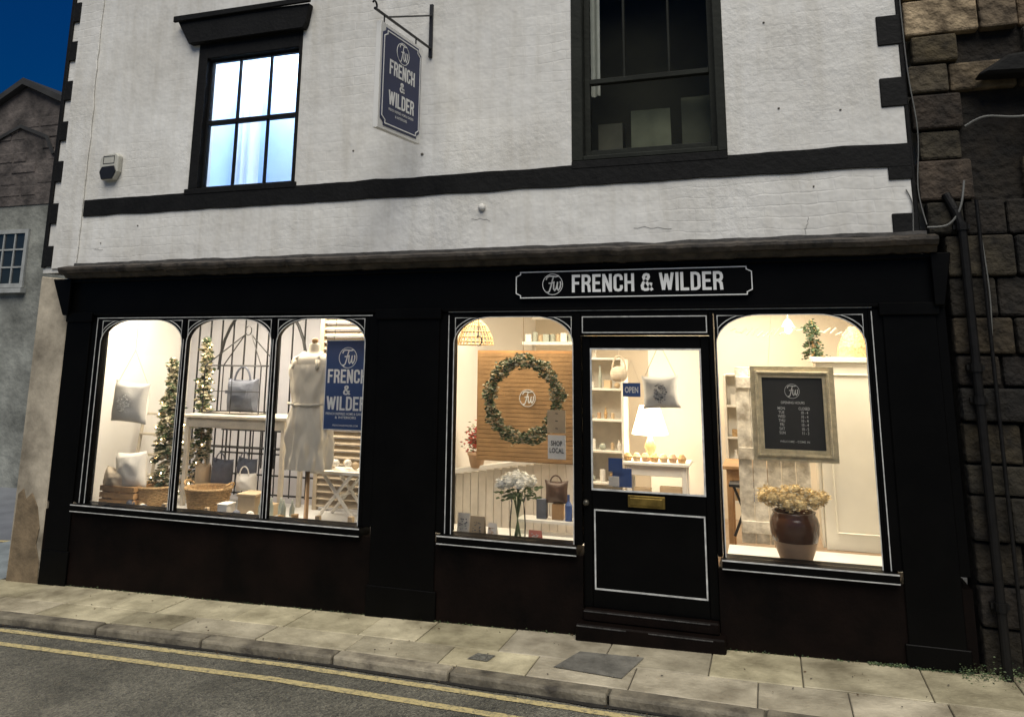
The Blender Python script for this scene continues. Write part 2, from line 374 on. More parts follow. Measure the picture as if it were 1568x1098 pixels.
Y1=.13
FZ=2.50
b.box(-5.03,2.37,0,Y1,FZ,2.86)
for a,c in ((-5.03,-4.64),(-1.83,-1.10),(1.90,2.37)): b.box(a,c,0,Y1,.86,FZ)
for a,c in ((-.115,-.065),(.865,.895)): b.box(a,c,0,Y1,.86,FZ)
b.box(-.065,.865,0,Y1,2.33,FZ)
b.build('shopfront_joinery',shop,BLACK,bevel=.004)
b=MB();b.box(-5.03,-.065,.0,.3,-.2,.79);b.box(.865,2.37,.0,.3,-.2,.79);b.build('stall_riser',shop,RISER)
b=MB()
for a,c in ((-4.99,-4.72),(-1.74,-1.20),(1.99,2.31)):
    b.box(a,c,-.015,-.001,.16,2.46);b.box(a-.02,c+.02,-.022,-.001,.05,.45)
    b.box(a-.02,c+.02,-.035,-.001,2.46,2.54)
b.box(-5.02,2.36,-.03,-.001,2.83,2.859);b.box(-5.02,2.36,-.018,-.001,2.515,2.535)
b.prism([(-5.19,2.86),(-5.03,2.52),(-4.97,2.52),(-4.97,2.86)],-.06,-.0302)
b.prism([(2.30,2.52),(2.36,2.52),(2.42,2.86),(2.30,2.86)],-.06,-.0302)
b.build('pilasters',shop,BLACK,bevel=.004)
b=MB();l=MB()
for a,c in ((-4.70,-1.82),(-1.17,-.10),(.895,1.965)):
    b.box(a,c,-.05,Y1,.79,.857);l.box(a,c,-.0545,-.0502,.847,.8555);l.box(a,c,-.0545,-.0502,.795,.801)
b.build('window_sills',shop,BLACK,bevel=.003)
def arch_pts(x0,x1,zt,a=.30,bb=.20,n=10):
    L_=[(x0+a-a*math.cos(t),zt-bb+bb*math.sin(t)) for t in [math.pi/2*i/n for i in range(n+1)]]
    return L_,[(x0+x1-x,z) for x,z in L_]
fb=MB()
wins=[(-4.60,-3.685),(-3.635,-2.755),(-2.705,-1.86),(-1.08,-.125),(.915,1.88)]
ZS=2.47
for x0,x1 in wins:
    A,B=arch_pts(x0,x1,ZS)
    fb.prism([(x0-.012,ZS+.012)]+[(x0-.012,ZS-.2)]+[(x0,ZS-.2)]+A[1:]+[(A[-1][0],ZS+.012)],.0,.05)
    fb.prism(([(x1+.012,ZS+.012)]+[(x1+.012,ZS-.2)]+[(x1,ZS-.2)]+B[1:]+[(B[-1][0],ZS+.012)])[::-1],.0,.05)
    fb.box(A[-1][0],B[-1][0],0,.05,ZS,ZS+.012)
    fb.box(x0-.012,x0,0,.05,.858,ZS-.2);fb.box(x1,x1+.012,0,.05,.858,ZS-.2)
    l.ribbon([(x0+.003,.862)]+A+B[::-1]+[(x1-.003,.862)],.006,-.004,-.0003)
    for s_ in (0,1):
        P=A if s_==0 else B
        sg=1 if s_==0 else -1;xe=(x0 if s_==0 else x1)
        tri=[(xe+sg*.010,ZS-.004),(xe+sg*.010,ZS-.165)]+[(p[0]-sg*.020,p[1]+.016) for p in P[3:8]]+[(xe+sg*.19,ZS-.004)]
        l.ribbon(tri if s_==0 else tri,.006,-.0045,-.0006,closed=True)
for m in (-3.66,-2.73): fb.box(m-.013,m+.013,-.008,.06,.858,ZS+.01)
fb.box(-4.64,-4.612,0,.05,.858,FZ);fb.box(-1.848,-1.83,0,.05,.858,FZ)
fb.box(-1.10,-1.092,0,.05,.858,FZ);fb.box(1.892,1.90,0,.05,.858,FZ)
fb.box(-4.612,-1.848,.002,.05,ZS+.0125,FZ);fb.box(-1.092,-.115,.002,.05,ZS+.0125,FZ);fb.box(.895,1.892,.002,.05,ZS+.0125,FZ)
fb.build('arched_window_frames',shop,BLACK)
def hl(x0,x1,z,w=.006,y=-.0042): l.box(x0,x1,y,-.0004,z-w/2,z+w/2)
def vl(x,z0,z1,w=.006,y=-.0042): l.box(x-w/2,x+w/2,y,-.0004,z0,z1)
hl(-4.66,-1.80,2.492);hl(-1.13,1.93,2.512)
for x in (-4.655,-1.125,1.925): vl(x,.862,2.487)
for x in (-3.66,-2.73): l.box(x-.002,x+.002,-.0125,-.0082,.862,2.30)
def rect(x0,x1,z0,z1,w=.009,y0=-.0042,y1=-.0004): l.ribbon([(x0,z0),(x1,z0),(x1,z1),(x0,z1)],w,y0,y1,closed=True)
rect(-.05,.85,2.35,2.465,.007)
door=MB();DY=.03
door.box(-.062,.0,DY,DY+.05,.45,2.325);door.box(.80,.862,DY,DY+.05,.45,2.325);door.box(0,.80,DY,DY+.05,2.235,2.325);door.box(0,.80,DY,DY+.05,.45,1.235)
door.build('door_leaf',shop,BLACK,bevel=.004)
rect(.005,.795,1.24,2.23,.012,DY-.006,DY-.0005);rect(.02,.785,.575,1.10,.010,DY-.0045,DY-.0005)
l.build('white_pinstripes',shop,LINE)
b=MB();b.box(0,.8,DY+.02,DY+.024,1.235,2.235)
for x0,x1 in wins: b.box(x0-.005,x1+.005,.03,.034,.858,ZS+.005)
b.build('shop_window_glass',shop,GLASS)
b=MB();b.box(.26,.52,DY-.012,DY-.0007,1.135,1.215);b.box(.275,.505,DY-.018,DY-.0125,1.15,1.20);b.build('letterbox',shop,BRASS,bevel=.003)
b=MB();b.lathe(0,0,[(0,.0),(.0,.012),(.02,.014),(.03,.022),(.045,.022),(.055,.012),(.055,0)],n=14)
o=b.build('door_knob',shop,pm('dull_knob',(.10,.09,.07),.35,.2,8,metal=.6),smooth=True);o.location=(-.035,DY,1.15);o.rotation_euler=(math.pi/2,0,0)
b=MB();b.box(-.10,.90,-.10,.12,.2,.375);b.box(-.06,.86,-.03,.12,.375,.45);b.build('door_steps',shop,RISER,bevel=.01)
l2=MB();l2.box(-.09,.25,-.1035,-.1002,.36,.367);l2.box(.40,.82,-.1035,-.1002,.36,.366);l2.box(-.055,.80,-.0335,-.0302,.437,.443);l2.build('step_edges',shop,pm('worn_edge',(.06,.058,.055),.6,.8,20))
b=MB()
b.box(-5.12,-5.07,.285,5.8,0,2.95,0);b.box(2.2,2.265,.135,4.0,0,2.95,0)
b.box(-5.07,-1.62,1.75,1.8,0,2.85,2)
b.box(-1.62,-1.56,.32,4.0,0,2.9,0)
b.box(-1.56,2.2,3.9,3.95,0,2.9,1)
b.box(-5.07,2.2,.135,5.7,2.85,2.9,0)
b.box(-5.07,2.2,.305,5.7,.30,.36,3)
b.box(-5.10,-5.035,.131,.284,.8,2.85,0)
b.box(.12,.78,2.15,2.2,.36,2.85,0)
b.build('interior_shell',shop,[INW,INC,ING,FLOOR])
b=MB();b.box(-5.03,-1.65,.135,1.1,.70,.76);b.box(-1.55,-.12,.135,.75,.70,.77);b.box(.90,2.19,.135,.8,.70,.77);b.box(-5.03,-1.65,1.05,1.1,.36,.70);b.box(-1.55,-.12,.70,.75,.36,.70);b.box(.9,2.19,.75,.8,.36,.70)
b.build('display_platforms',shop,WHITE)
b=MB();b.v=[(-5.5,-.25,6.55),(2.4,-.25,6.55),(2.4,3,8.6),(-5.5,3,8.6),(-5.5,6.25,6.55),(2.4,6.25,6.55)];
for q in ((0,1,2,3),(3,2,5,4),(0,3,4),(1,5,2)): b.face(list(q),0)
b.build('slate_roof',shop,pm('roof_slate',(.06,.065,.075),.7,.3,5))
b=MB();b.lathe(0,0,[(0,.03),(.02,.03),(.035,.015),(.035,0)],n=14);o=b.build('tie_boss',shop,WALL,smooth=True);o.location=(-.86,0,3.34);o.rotation_euler=(math.pi/2,0,0)
b=MB()
for x,z,q in ((-2.05,3.9,.009),(-1.40,3.82,.012),(1.35,4.62,.009),(1.42,3.95,.010),(1.83,3.9,.007),(-4.3,3.35,.006),(1.62,3.36,.008),(-4.72,3.2,.007)): b.blob((x,-.003,z),q*R(.8,1.5),.005,q*R(.7,1.1),0,1,8,6)
def crack(x,z,dx,dz,n=12):
    p=[(x,z)]
    for i in range(n): p.append((p[-1][0]+dx/n+R(-.008,.008),p[-1][1]+dz/n+R(-.008,.008)))
    b.ribbon(p,.0016,-.0025,-.001)
crack(-.95,3.25,.15,-.03);crack(.35,3.12,.3,.0);crack(-4.8,3.15,.12,-.02);crack(1.55,3.02,.05,.12)
b.build('wall_holes_and_cracks',shop,pm('crack_shadow_dirt',(.13,.12,.10),.9,.3,10))
# ------------------------------------------------------------------ signs
fs=empty('fascia_sign')
x0,x1,z0,z1=-.565,1.18,2.605,2.812;c=.035
def notched(x0,x1,z0,z1,c): return [(x0+c,z0),(x1-c,z0),(x1-c,z0+c*.5),(x1,z0+c),(x1,z1-c),(x1-c,z1-c*.5),(x1-c,z1),(x0+c,z1),(x0+c,z1-c*.5),(x0,z1-c),(x0,z0+c),(x0+c,z0+c*.5)]
b=MB();b.prism(notched(x0,x1,z0,z1,c),-.033,-.0185);b.build('board',fs,BLACK)
b=MB();b.ribbon(notched(x0+.006,x1-.006,z0+.006,z1-.006,c),.007,-.036,-.0333,closed=True);ring(b,-.27,2.71,.078,.004,-.036,-.0333);b.build('outline',fs,TXT)
gothic(fs,'lettering','FRENCH & WILDER',.43,2.712,1.10,.132,-.036,TXT)
mono(fs,'monogram',-.27,2.71,.082,-.036,LINE)
hs=empty('hanging_sign')
hx=-1.345;tilt=-.085
def hp(y,z): return y,z+(y+.2)*(-tilt)
ya,yb,za,zb=-.93,-.21,3.845,4.66
def hshape(ya,yb,za,zb,c): return [(ya+c,za),(yb-c,za),(yb-c,za+c*.5),(yb,za+c),(yb,zb-c),(yb-c,zb-c*.5),(yb-c,zb),(ya+c,zb),(ya+c,zb-c*.5),(ya,zb-c),(ya,za+c),(ya+c,za+c*.5)]
def xprism(b,pts,xa,xb,mi=0):
    n=len(b.v);k=len(pts)
    for x in (xa,xb):
        for y,z in pts: yy,zz=hp(y,z);b.v.append((x,yy,zz))
    b.face([n+i for i in reversed(range(k))],mi);b.face([n+k+i for i in range(k)],mi)
    for i in range(k): j=(i+1)%k;b.face([n+i,n+j,n+k+j,n+k+i],mi)
b=MB();xprism(b,[(ya,za),(yb,za),(yb,zb),(ya,zb)],hx-.02,hx+.02,1);xprism(b,hshape(ya+.028,yb-.028,za+.028,zb-.028,.05),hx+.02,hx+.024,0)
b.build('board',hs,[NAVY,WHITE],bevel=.003)
b=MB()
def yrib(b,pts,w,xa,xb):
    t=MB();t.ribbon(pts,w,xa,xb,closed=True)
    n=len(b.v)
    for (px,py,pz) in t.v: yy,zz=hp(px,pz);b.v.append((py,yy,zz))
    for f in t.f: b.face([n+i for i in f][::-1],0)
yrib(b,hshape(ya+.05,yb-.05,za+.05,zb-.05,.05),.009,hx+.0242,hx+.027)
cy=(ya+yb)/2
yrib(b,[(cy+.105*math.cos(t*math.pi/14),4.50+.085*math.sin(t*math.pi/14)) for t in range(28)],.005,hx+.0242,hx+.027)
b.build('outline',hs,TXT)
def tl_(o):
    for v in o.data.vertices: v.co.z+=(v.co.y+.2)*(-tilt)
for nm,tx,zc,w,h in (('line_french','FRENCH',4.345,.43,.115),('line_amp','&',4.225,.08,.08),('line_wilder','WILDER',4.105,.43,.115)):
    tl_(gothic(hs,nm,tx,cy,zc,w,h,0,TXT,'side',X=hx+.027))
for nm,tx,zc,w,h in (('line_small','FRENCH INSPIRED HOME & GARDEN',4.015,.42,.02),('line_small2','& INTERIORS',3.975,.2,.02)):
    tl_(text(hs,nm,tx,cy,zc,w,h,0,TXT,'side',bold=.01,X=hx+.0265))
tl_(mono(hs,'monogram',cy,4.50,.095,0,TXT,'side',X=hx+.027,w=.06))
b=MB()
b.box(hx-.015,hx+.015,-.02,-.001,4.66,5.14)
b.tube((hx,-.01,4.74),(hx,-1.0,4.665),.011);b.tube((hx,-.01,5.04),(hx,-.78,4.69),.008)
pts=[(hx,-1.0+.03*math.cos(a)-.0,4.69+.03*math.sin(a)) for a in [i*math.pi/5-math.pi/2 for i in range(8)]];b.path(pts,.008)
for y in (-.85,-.3): b.tube((hx,y,4.74+y*.07),(hx,y,4.60+(y+.2)*.085+.04),.006)
b.build('iron_bracket',hs,IRON)
al=empty('burglar_alarm_box')
b=MB();b.prism([(-4.74,3.80),(-4.60,3.80),(-4.555,3.88),(-4.555,4.03),(-4.59,4.06),(-4.74,4.05),(-4.775,4.01),(-4.775,3.87)],-.06,-.001);b.build('cover',al,PLASTW,bevel=.012,seg=3)
b=MB();b.prism([(-4.735,3.805),(-4.605,3.805),(-4.565,3.88),(-4.59,3.935),(-4.74,3.93),(-4.765,3.88)],-.068,-.0605);b.build('strobe_lens',al,IRON,bevel=.003)
b=MB();b.ribbon([(-4.73,4.03),(-4.60,4.03),(-4.60,3.96),(-4.73,3.96)],.005,-.063,-.0605,closed=True);b.build('label',al,IRON)
# ------------------------------------------------------------------ neighbours
STONE=pm('shaded_sooty_sandstone',(.17,.125,.07),.9,.6,7,1,20,tint=True,bdist=.03,col2=(.30,.245,.16))
nb=empty('stone_building')
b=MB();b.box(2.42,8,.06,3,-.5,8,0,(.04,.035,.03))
z=-.2
while z<7.6:
    h=R(.17,.30);x=2.40
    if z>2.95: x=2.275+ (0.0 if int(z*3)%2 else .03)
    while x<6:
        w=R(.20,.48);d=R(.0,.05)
        lo=.05 if z<3 else (.17 if z<4.35 else .8)  # falloff of overhead lamplight painted into the stone tint, along with some soot
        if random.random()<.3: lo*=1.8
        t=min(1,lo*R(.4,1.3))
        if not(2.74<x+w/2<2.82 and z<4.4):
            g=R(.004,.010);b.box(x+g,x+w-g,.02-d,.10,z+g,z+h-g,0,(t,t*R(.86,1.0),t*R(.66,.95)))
        x+=w
    z+=h
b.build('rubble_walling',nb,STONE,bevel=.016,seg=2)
b=MB();b.box(2.98,3.10,-.10,.06,2.6,3.75);b.box(2.95,3.5,-.14,.02,2.55,2.62);b.box(3.0,3.5,-.1,.02,3.75,3.85);b.build('window_frame',nb,PLASTW,bevel=.01)
b=MB();b.prism([(2.66,4.02),(3.6,3.98),(3.6,4.2),(2.85,4.14)],-.16,.0);b.build('projecting_beam',nb,BAND,bevel=.02)
dp=empty('drainpipe')
b=MB();b.path([(2.50,-.06,.2),(2.50,-.06,3.02),(2.47,-.05,3.14),(2.43,-.03,3.25)],.028,0,12)
b.path([(2.60,-.05,.2),(2.60,-.05,3.2)],.012,0,10)
for z in (.7,1.9,2.1,3.0): b.lathe(2.50,-.06,[(z,.036),(z+.05,.036)],n=12);b.box(2.45,2.55,-.05,.02,z+.01,z+.04)
b.build('pipe',dp,GREYP)
cb=empty('service_cables')
b=MB()
def cable(pts,r=.006): 
    P=[Vector(p) for p in pts];o=[]
    for i in range(len(P)-1):
        p0=P[max(0,i-1)];p1=P[i];p2=P[i+1];p3=P[min(len(P)-1,i+2)]
        for k in range(8):
            t=k/8;o.append(.5*((2*p1)+(p2-p0)*t+(2*p0-5*p1+4*p2-p3)*t*t+(3*p1-p0-3*p2+p3)*t*t*t))
    o.append(P[-1]);b.path([tuple(q) for q in o],r)
cable([(2.26,-.03,5.2),(2.27,-.03,4.2),(2.30,-.03,3.7),(2.27,-.03,3.3),(2.30,-.04,3.05)],.004)
cable([(2.3,-.05,3.03),(2.42,-.07,3.04),(2.50,-.07,3.15),(2.54,-.06,3.33)],.007)
cable([(2.58,-.05,3.7),(2.7,-.07,3.75),(2.9,-.08,3.73),(3.2,-.1,3.76)],.008)
cable([(2.6,-.05,3.1),(2.62,-.05,2.6),(2.60,-.05,2.2)],.004)
cable([(2.22,-.01,3.0),(2.23,-.01,3.2),(2.2,-.01,3.3)],.004)
b.build('cables',cb,pm('grey_cable',(.14,.14,.13),.6,.2,10))
HST=pm('dark_gable_stone',(.035,.03,.028),.9,.5,2.5,1,8,bdist=.04,col2=(.095,.08,.072))
HPL=pm('grey_green_render',(.12,.125,.11),.9,.35,1.6,.8,9,bdist=.03,col2=(.23,.235,.21))
gh=empty('gabled_house')
Yh=4.4;b=MB()
b.prism([(-14.4,4.82),(-8.4,4.82),(-8.4,5.6),(-11.45,6.96),(-14.4,5.5)],Yh,Yh+8,0);b.box(-14.4,-8.4,Yh-.05,Yh+8,4.72,4.82,0)
b.prism([(-14.4,-.6),(-8.4,-.6),(-8.4,4.72),(-14.4,4.72)],Yh-.03,Yh+8,1)
b.build('walls',gh,[HST,HPL])
b=MB()
z=4.9
while z<6.9:
    x=-14+R(0,.3)
    while x<-9:
        w=R(.3,.6)
        top=6.96-abs(x+w/2+11.45)*.45
        if z+.2<top-.1 and random.random()<.6: b.box(x,x+w-.03,Yh-R(.006,.02),Yh+.02,z,z+.18)
        x+=w
    z+=.21
b.build('gable_stonework',gh,HST,bevel=.02)
b=MB()
b.prism([(-11.45,6.98),(-8.2,5.53),(-8.2,5.63),(-11.45,7.10)],Yh-.12,Yh+8.1);b.prism([(-14.7,5.34),(-11.45,6.98),(-11.45,7.10),(-14.7,5.46)],Yh-.12,Yh+8.1)
b.ribbon([(-12.3,5.62),(-12.1,5.95),(-11.45,6.2),(-10.8,5.95),(-10.6,5.62)],.06,Yh-.05,Yh-.026)
b.build('roof',gh,pm('dark_slates',(.025,.025,.025),.8,.4,3,.5,10))
b=MB();x0,x1,z0,z1=-11.75,-10.95,3.30,4.25
b.ribbon([(x0,z0),(x1,z0),(x1,z1),(x0,z1)],.07,Yh-.07,Yh-.032,closed=True)
for x in (-11.48,-11.22): b.box(x-.014,x+.014,Yh-.06,Yh-.033,z0,z1)
for z in (3.62,3.93): b.box(x0,x1,Yh-.058,Yh-.034,z-.014,z+.014)
b.box(x0-.1,x1+.1,Yh-.14,Yh-.032,z0-.13,z0-.05)
b.build('window_frame',gh,pm('greyed_white_paint',(.32,.33,.32),.6,.2,6))
box(gh,'window_glass',x0,x1,Yh-.04,Yh-.031,z0,z1,pm('dark_glass',(.02,.025,.03),.1,.1,2))
# ------------------------------------------------------------------ ground
ky=lambda x:-.80-.055*max(0,x+1.8)
def asphalt():
    m,nt,b=newmat('worn_asphalt');N=nt.nodes;L=nt.links;tc=N.new('ShaderNodeTexCoord')
    v=N.new('ShaderNodeTexVoronoi');v.inputs['Scale'].default_value=80;L.new(tc.outputs['Object'],v.inputs['Vector'])
    n=N.new('ShaderNodeTexNoise');n.inputs['Scale'].default_value=1.6;n.inputs['Detail'].default_value=9;n.inputs['Roughness'].default_value=.65;L.new(tc.outputs['Object'],n.inputs['Vector'])
    r=N.new('ShaderNodeValToRGB');r.color_ramp.elements[0].color=(.085,.083,.072,1);r.color_ramp.elements[1].color=(.20,.192,.165,1);r.color_ramp.elements[0].position=.32;r.color_ramp.elements[1].position=.68
    L.new(n.outputs['Fac'],r.inputs[0])
    r2=N.new('ShaderNodeValToRGB');r2.color_ramp.elements[0].color=(.35,.35,.35,1);r2.color_ramp.elements[1].color=(1.8,1.75,1.55,1);L.new(v.outputs['Color'],r2.inputs[0])
    mx=N.new('ShaderNodeMix');mx.data_type='RGBA';mx.blend_type='MULTIPLY';mx.inputs[0].default_value=.9;L.new(r.outputs[0],mx.inputs[6]);L.new(r2.outputs[0],mx.inputs[7])
    L.new(mx.outputs[2],b.inputs['Base Color']);b.inputs['Roughness'].default_value=.5
    bp=N.new('ShaderNodeBump');bp.inputs['Strength'].default_value=1;bp.inputs['Distance'].default_value=.010;L.new(v.outputs['Distance'],bp.inputs['Height']);L.new(bp.outputs[0],b.inputs['Normal'])
    return m
ASPH=asphalt()
def sheet(name,pts,dz,mat):
    b=MB();b.v=[(x,y,gz(max(-30,min(30,x)))+dz) for x,y in pts];b.face(list(range(len(pts))),0);return b.build(name,None,mat)
KH=.055
b=MB();xs=[-400,-30,30,400]
for x in xs:
    for y in (-400,400): b.v.append((x,y,gz(max(-30,min(30,x)))-KH-.03))
for i in range(3): b.face([2*i,2*i+2,2*i+3,2*i+1],0)
b.build('ground',None,pm('dark_ground',(.05,.055,.04),.9,.3,.3))
b=MB();n=60;xs=[-30+i for i in range(61)]
for x in xs: b.v+=[(x,-9,gz(x)-KH),(x,ky(x)+.02 if x>-5.9 else -.3,gz(x)-KH)]
for i in range(n): b.face([2*i,2*i+2,2*i+3,2*i+1],0)
b.build('road',None,ASPH)
sheet('side_lane',[(-30,-.31),(-5.6,-.31),(-5.6,30),(-30,30)],-KH+.004,pm('lane_surface',(.17,.18,.20),.6,.2,2,.5,60))
def line(off,w,mat,name,x0=-14,x1=3.5):
    b=MB();n=int((x1-x0)*20)
    for i in range(n+1):
        x=x0+(x1-x0)*i/n;y=ky(x)+off;j=.006*noise.noise(Vector((x*8,off,0)));j2=.006*noise.noise(Vector((x*9,off,5)))
        b.v+=[(x,y-w/2+j,gz(x)-KH+.004),(x,y+w/2+j2,gz(x)-KH+.004)]
    for i in range(n): b.face([2*i,2*i+2,2*i+3,2*i+1],0)
    b.build(name,None,mat)
def yell():
    m,nt,b=newmat('worn_yellow_paint');N=nt.nodes;L=nt.links;tc=N.new('ShaderNodeTexCoord')
    n=N.new('ShaderNodeTexNoise');n.inputs['Scale'].default_value=30;n.inputs['Detail'].default_value=8;n.inputs['Roughness'].default_value=.8;L.new(tc.outputs['Object'],n.inputs['Vector'])
    r=N.new('ShaderNodeValToRGB');r.color_ramp.elements[0].color=(.14,.13,.10,1);r.color_ramp.elements[1].color=(.56,.46,.22,1);r.color_ramp.elements[0].position=.37;r.color_ramp.elements[1].position=.52
    L.new(n.outputs['Fac'],r.inputs[0]);L.new(r.outputs[0],b.inputs['Base Color']);b.inputs['Roughness'].default_value=.7;return m
YL=yell()
line(-.095,.055,YL,'yellow_line');line(-.315,.06,YL,'yellow_line.001')
SLAB=pm('sandstone_flag',(.33,.285,.195),.6,.33,3.5,.8,38,tint=True,col2=(.49,.44,.325),bdist=.008)
b=MB()
def slabquad(x0,x1,yf0,yf1,t,g=.0035):
    n=len(b.v);j=R(-.002,.003)
    for zt in (-.06,0):
        for xx,f in ((x0+g,yf0),(x1-g,yf0),(x1-g,yf1),(x0+g,yf1)): b.v.append((xx,f(xx)+(g if f is yf0 else -g),gz(xx)+zt+j))
    for q in ((0,3,2,1),(4,5,6,7),(0,1,5,4),(1,2,6,5),(2,3,7,6),(3,0,4,7)): b.face([n+i for i in q],0,t)
inner=lambda x:ky(x)+.125
mid=lambda x:ky(x)*.48-.01
wallf=lambda x:.02
x=-5.45
while x<6:
    w=R(.42,.75);tt=R(.72,1.12);slabquad(x,x+w,inner,mid,(tt,tt*.99,tt*R(.86,1)));x+=w
x=-5.5
while x<6:
    w=R(.42,.75);tt=R(.72,1.12);slabquad(x,x+w,mid,wallf,(tt,tt*.99,tt*R(.86,1)));x+=w
b.build('pavement',None,SLAB,bevel=.004)
pc=MB();pts=[(-.12,-.60),(.32,-.66),(.40,-.30),(-.02,-.30)]
for x,y in pts: pc.v.append((x,y,gz(x)+.0055))
pc.face([0,1,2,3],0);pc.build('tarmac_patch',None,pm('patch_tarmac',(.15,.142,.12),.8,.45,9,.7,60))
pc=MB()
for x,y in ((-.69,-.62),(-.55,-.63),(-.53,-.52),(-.66,-.51)): pc.v.append((x,y,gz(x)+.0055))
pc.face([0,1,2,3],0);pc.build('inspection_cover',None,pm('cast_iron',(.15,.145,.12),.6,.6,60,.8,120))
b=MB();x=-5.55
while x<6:
    w=R(.75,1.1);t=R(.5,1.0);hj=R(-.003,.004)
    n=len(b.v);g=.006
    for zt in (-.2,.004+hj):
        for xx,f in ((x+g,ky(x+g)),(x+w-g,ky(x+w-g)),(x+w-g,ky(x+w-g)+.12),(x+g,ky(x+g)+.12)): b.v.append((xx,f,gz(xx)+zt))
    for q in ((0,3,2,1),(4,5,6,7),(0,1,5,4),(1,2,6,5),(2,3,7,6),(3,0,4,7)): b.face([n+i for i in q],0,t)
    x+=w
b.build('kerb',None,pm('kerb_stone',(.19,.16,.12),.7,.5,6,.9,30,tint=True,col2=(.33,.29,.21)),bevel=.016,seg=2)
b=MB()
xs=[-14+i*.2 for i in range(90)]
for x in xs: b.v+=[(x,ky(x)-.035-.025*noise.noise(Vector((x*3,0,0))),gz(x)-KH+.0065),(x,ky(x)+.01,gz(x)-KH+.0065)]
for i in range(len(xs)-1): b.face([2*i,2*i+2,2*i+3,2*i+1],0)
b.build('kerb_shade_strip',None,pm('painted_kerb_shade',(.015,.013,.010),.9,.5,12,.6,60))  # near-black strip paints the shadow line at the foot of the kerb
b=MB();xs=[-5.6+i*.5 for i in range(28)]
for x in xs: b.v+=[(x,ky(x)+.03,gz(x)-.010),(x,.2,gz(x)-.010)]
for i in range(len(xs)-1): b.face([2*i,2*i+2,2*i+3,2*i+1],0)
b.build('joint_dirt',None,pm('joint_soil',(.08,.07,.05),.95,.3,10))
b=MB()
for x,y in ((-9,-.55),(-5.5,-.72),(-5.5,.3),(-5.42,6),(-6.6,6),(-6.9,.6),(-9,.1)): b.v.append((x,y,gz(x)-.005))
b.face(list(range(7)),0);b.build('lane_pavement',None,pm('lane_flags',(.24,.27,.28),.6,.25,3,.6,40))
line2=MB()
for x,y in ((-9.5,.95),(-6.9,1.35),(-6.9,1.43),(-9.5,1.03)): line2.v.append((x,y,gz(x)-KH+.009))
line2.face([0,1,2,3],0);line2.build('lane_yellow_line',None,YL)
b=MB()
for i in range(2400):
    u=R(0,1)
    if u<.35: x=R(1.75,2.3);s1=.014
    elif u<.8: x=R(2.25,3.1);s1=.08
    else: x=R(-5,1.7);s1=.01
    y=-abs(random.gauss(0,s1))-.005
    b.leaf((x,y,gz(x)+abs(random.gauss(0,s1*.4))+.004),R(.004,.011),random.choice((0,0,1)))
b.build('moss_and_weeds',None,[LEAF,LEAFD])
b=MB()
for i in range(160):
    x=R(-5.3,2.6);y=random.choice((R(-.80,-.02),ky(x)-R(.01,.06)));zb_=gz(x)+.005 if y>ky(x) else gz(x)-KH+.008
    b.leaf((x,y,zb_+.003),R(.004,.012),random.choice((0,1)))
b.build('leaf_litter',None,[pm('dead_leaf',(.09,.055,.025),.8,.3,20),pm('grit',(.05,.045,.035),.8,.3,20)])
# ------------------------------------------------------------------ left window display
def hang(b,p,top,r=.002,mi=0,sp=.10):
    for s in (-1,1): b.tube((p[0]+s*sp,p[1],p[2]),(p[0],p[1],top),r,mi,4)
    b.tube((p[0],p[1],top),(p[0],p[1],2.85),r,mi,4)
def cushion(name,c,w,h,d,mats,top=None,rot=0):
    o=empty(name);b=MB();b.pillow(c,w,h,d,0,18,rot,c[0]*7);b.build('cushion',o,mats[0],smooth=True)
    if top: b=MB();hang(b,(c[0],c[1],c[2]+h*.46),top,.003,0,w*.42);b.build('string',o,mats[-1])
    return o
o=cushion('hanging_cushion',(-4.52,.35,1.72),.42,.38,.17,[COTTON,LINEN],2.2,-.06)
b=MB();
for i in range(90):
    a=R(0,6.28);q=.08*math.sqrt(R(0,1));b.leaf((-4.52+q*math.cos(a),.35-.093,1.71+q*math.sin(a)),.009,0)
b.build('printed_motif',o,pm('faded_print',(.62,.62,.60),.9,.2,10))
cushion('linen_sack',(-4.58,.5,1.08),.36,.34,.18,[COTTON,LINEN],None,.08)
cushion('folded_cloth',(-4.72,.46,1.0),.26,.18,.16,[LINEN,LINEN],None,-.2)
o=empty('wooden_crate');b=MB()
for z in (.78,.84,.90): b.box(-4.82,-4.42,.38,.40,z,z+.045);b.box(-4.82,-4.42,.60,.62,z,z+.045);b.box(-4.82,-4.80,.40,.60,z,z+.045);b.box(-4.44,-4.42,.40,.60,z,z+.045)
for x in (-4.81,-4.45): b.box(x,x+.02,.405,.425,.76,.94)
b.build('slats',o,WOODT)
def topiary(name,cx,cy,z0,z1,r0,r1,n,mats,lights=0,ls=(.016,.034),base=.76):
    o=empty(name);b=MB();b.tube((cx,cy,base),(cx,cy,z1-.1),.014,0,8,.005)
    tips=[]
    nb_=int((z1-z0)*46)
    for k in range(nb_):
        t=k/nb_;z=z0+(z1-z0)*t;a=k*2.4;r=(r0*(1-t)+r1*t)*R(.75,1.2);p=(cx+r*math.cos(a),cy+r*math.sin(a),z-.25*r+R(-.02,.02))
        b.tube((cx,cy,z+.04),p,.004,0,4);tips.append((z+.04,p))
    b.build('stem_and_branches',o,WOODT)
    b=MB()
    for i in range(n):
        zc,p=random.choice(tips);u=R(.15,1.08)
        q=(cx+(p[0]-cx)*u+R(-.02,.02),cy+(p[1]-cy)*u+R(-.02,.02),zc+(p[2]-zc)*u+R(-.025,.025))
        b.leaf(q,R(*ls),random.choices((0,1,2),(3,3,5))[0])
    b.build('foliage',o,mats)
    if lights:
        b=MB()
        for i in range(lights):
            zc,p=random.choice(tips);b.blob((cx+(p[0]-cx)*1.05,cy+(p[1]-cy)*1.05,p[2]),.007,.007,.007,0,1,6,4)
        b.build('fairy_lights',o,BULB)
    return o
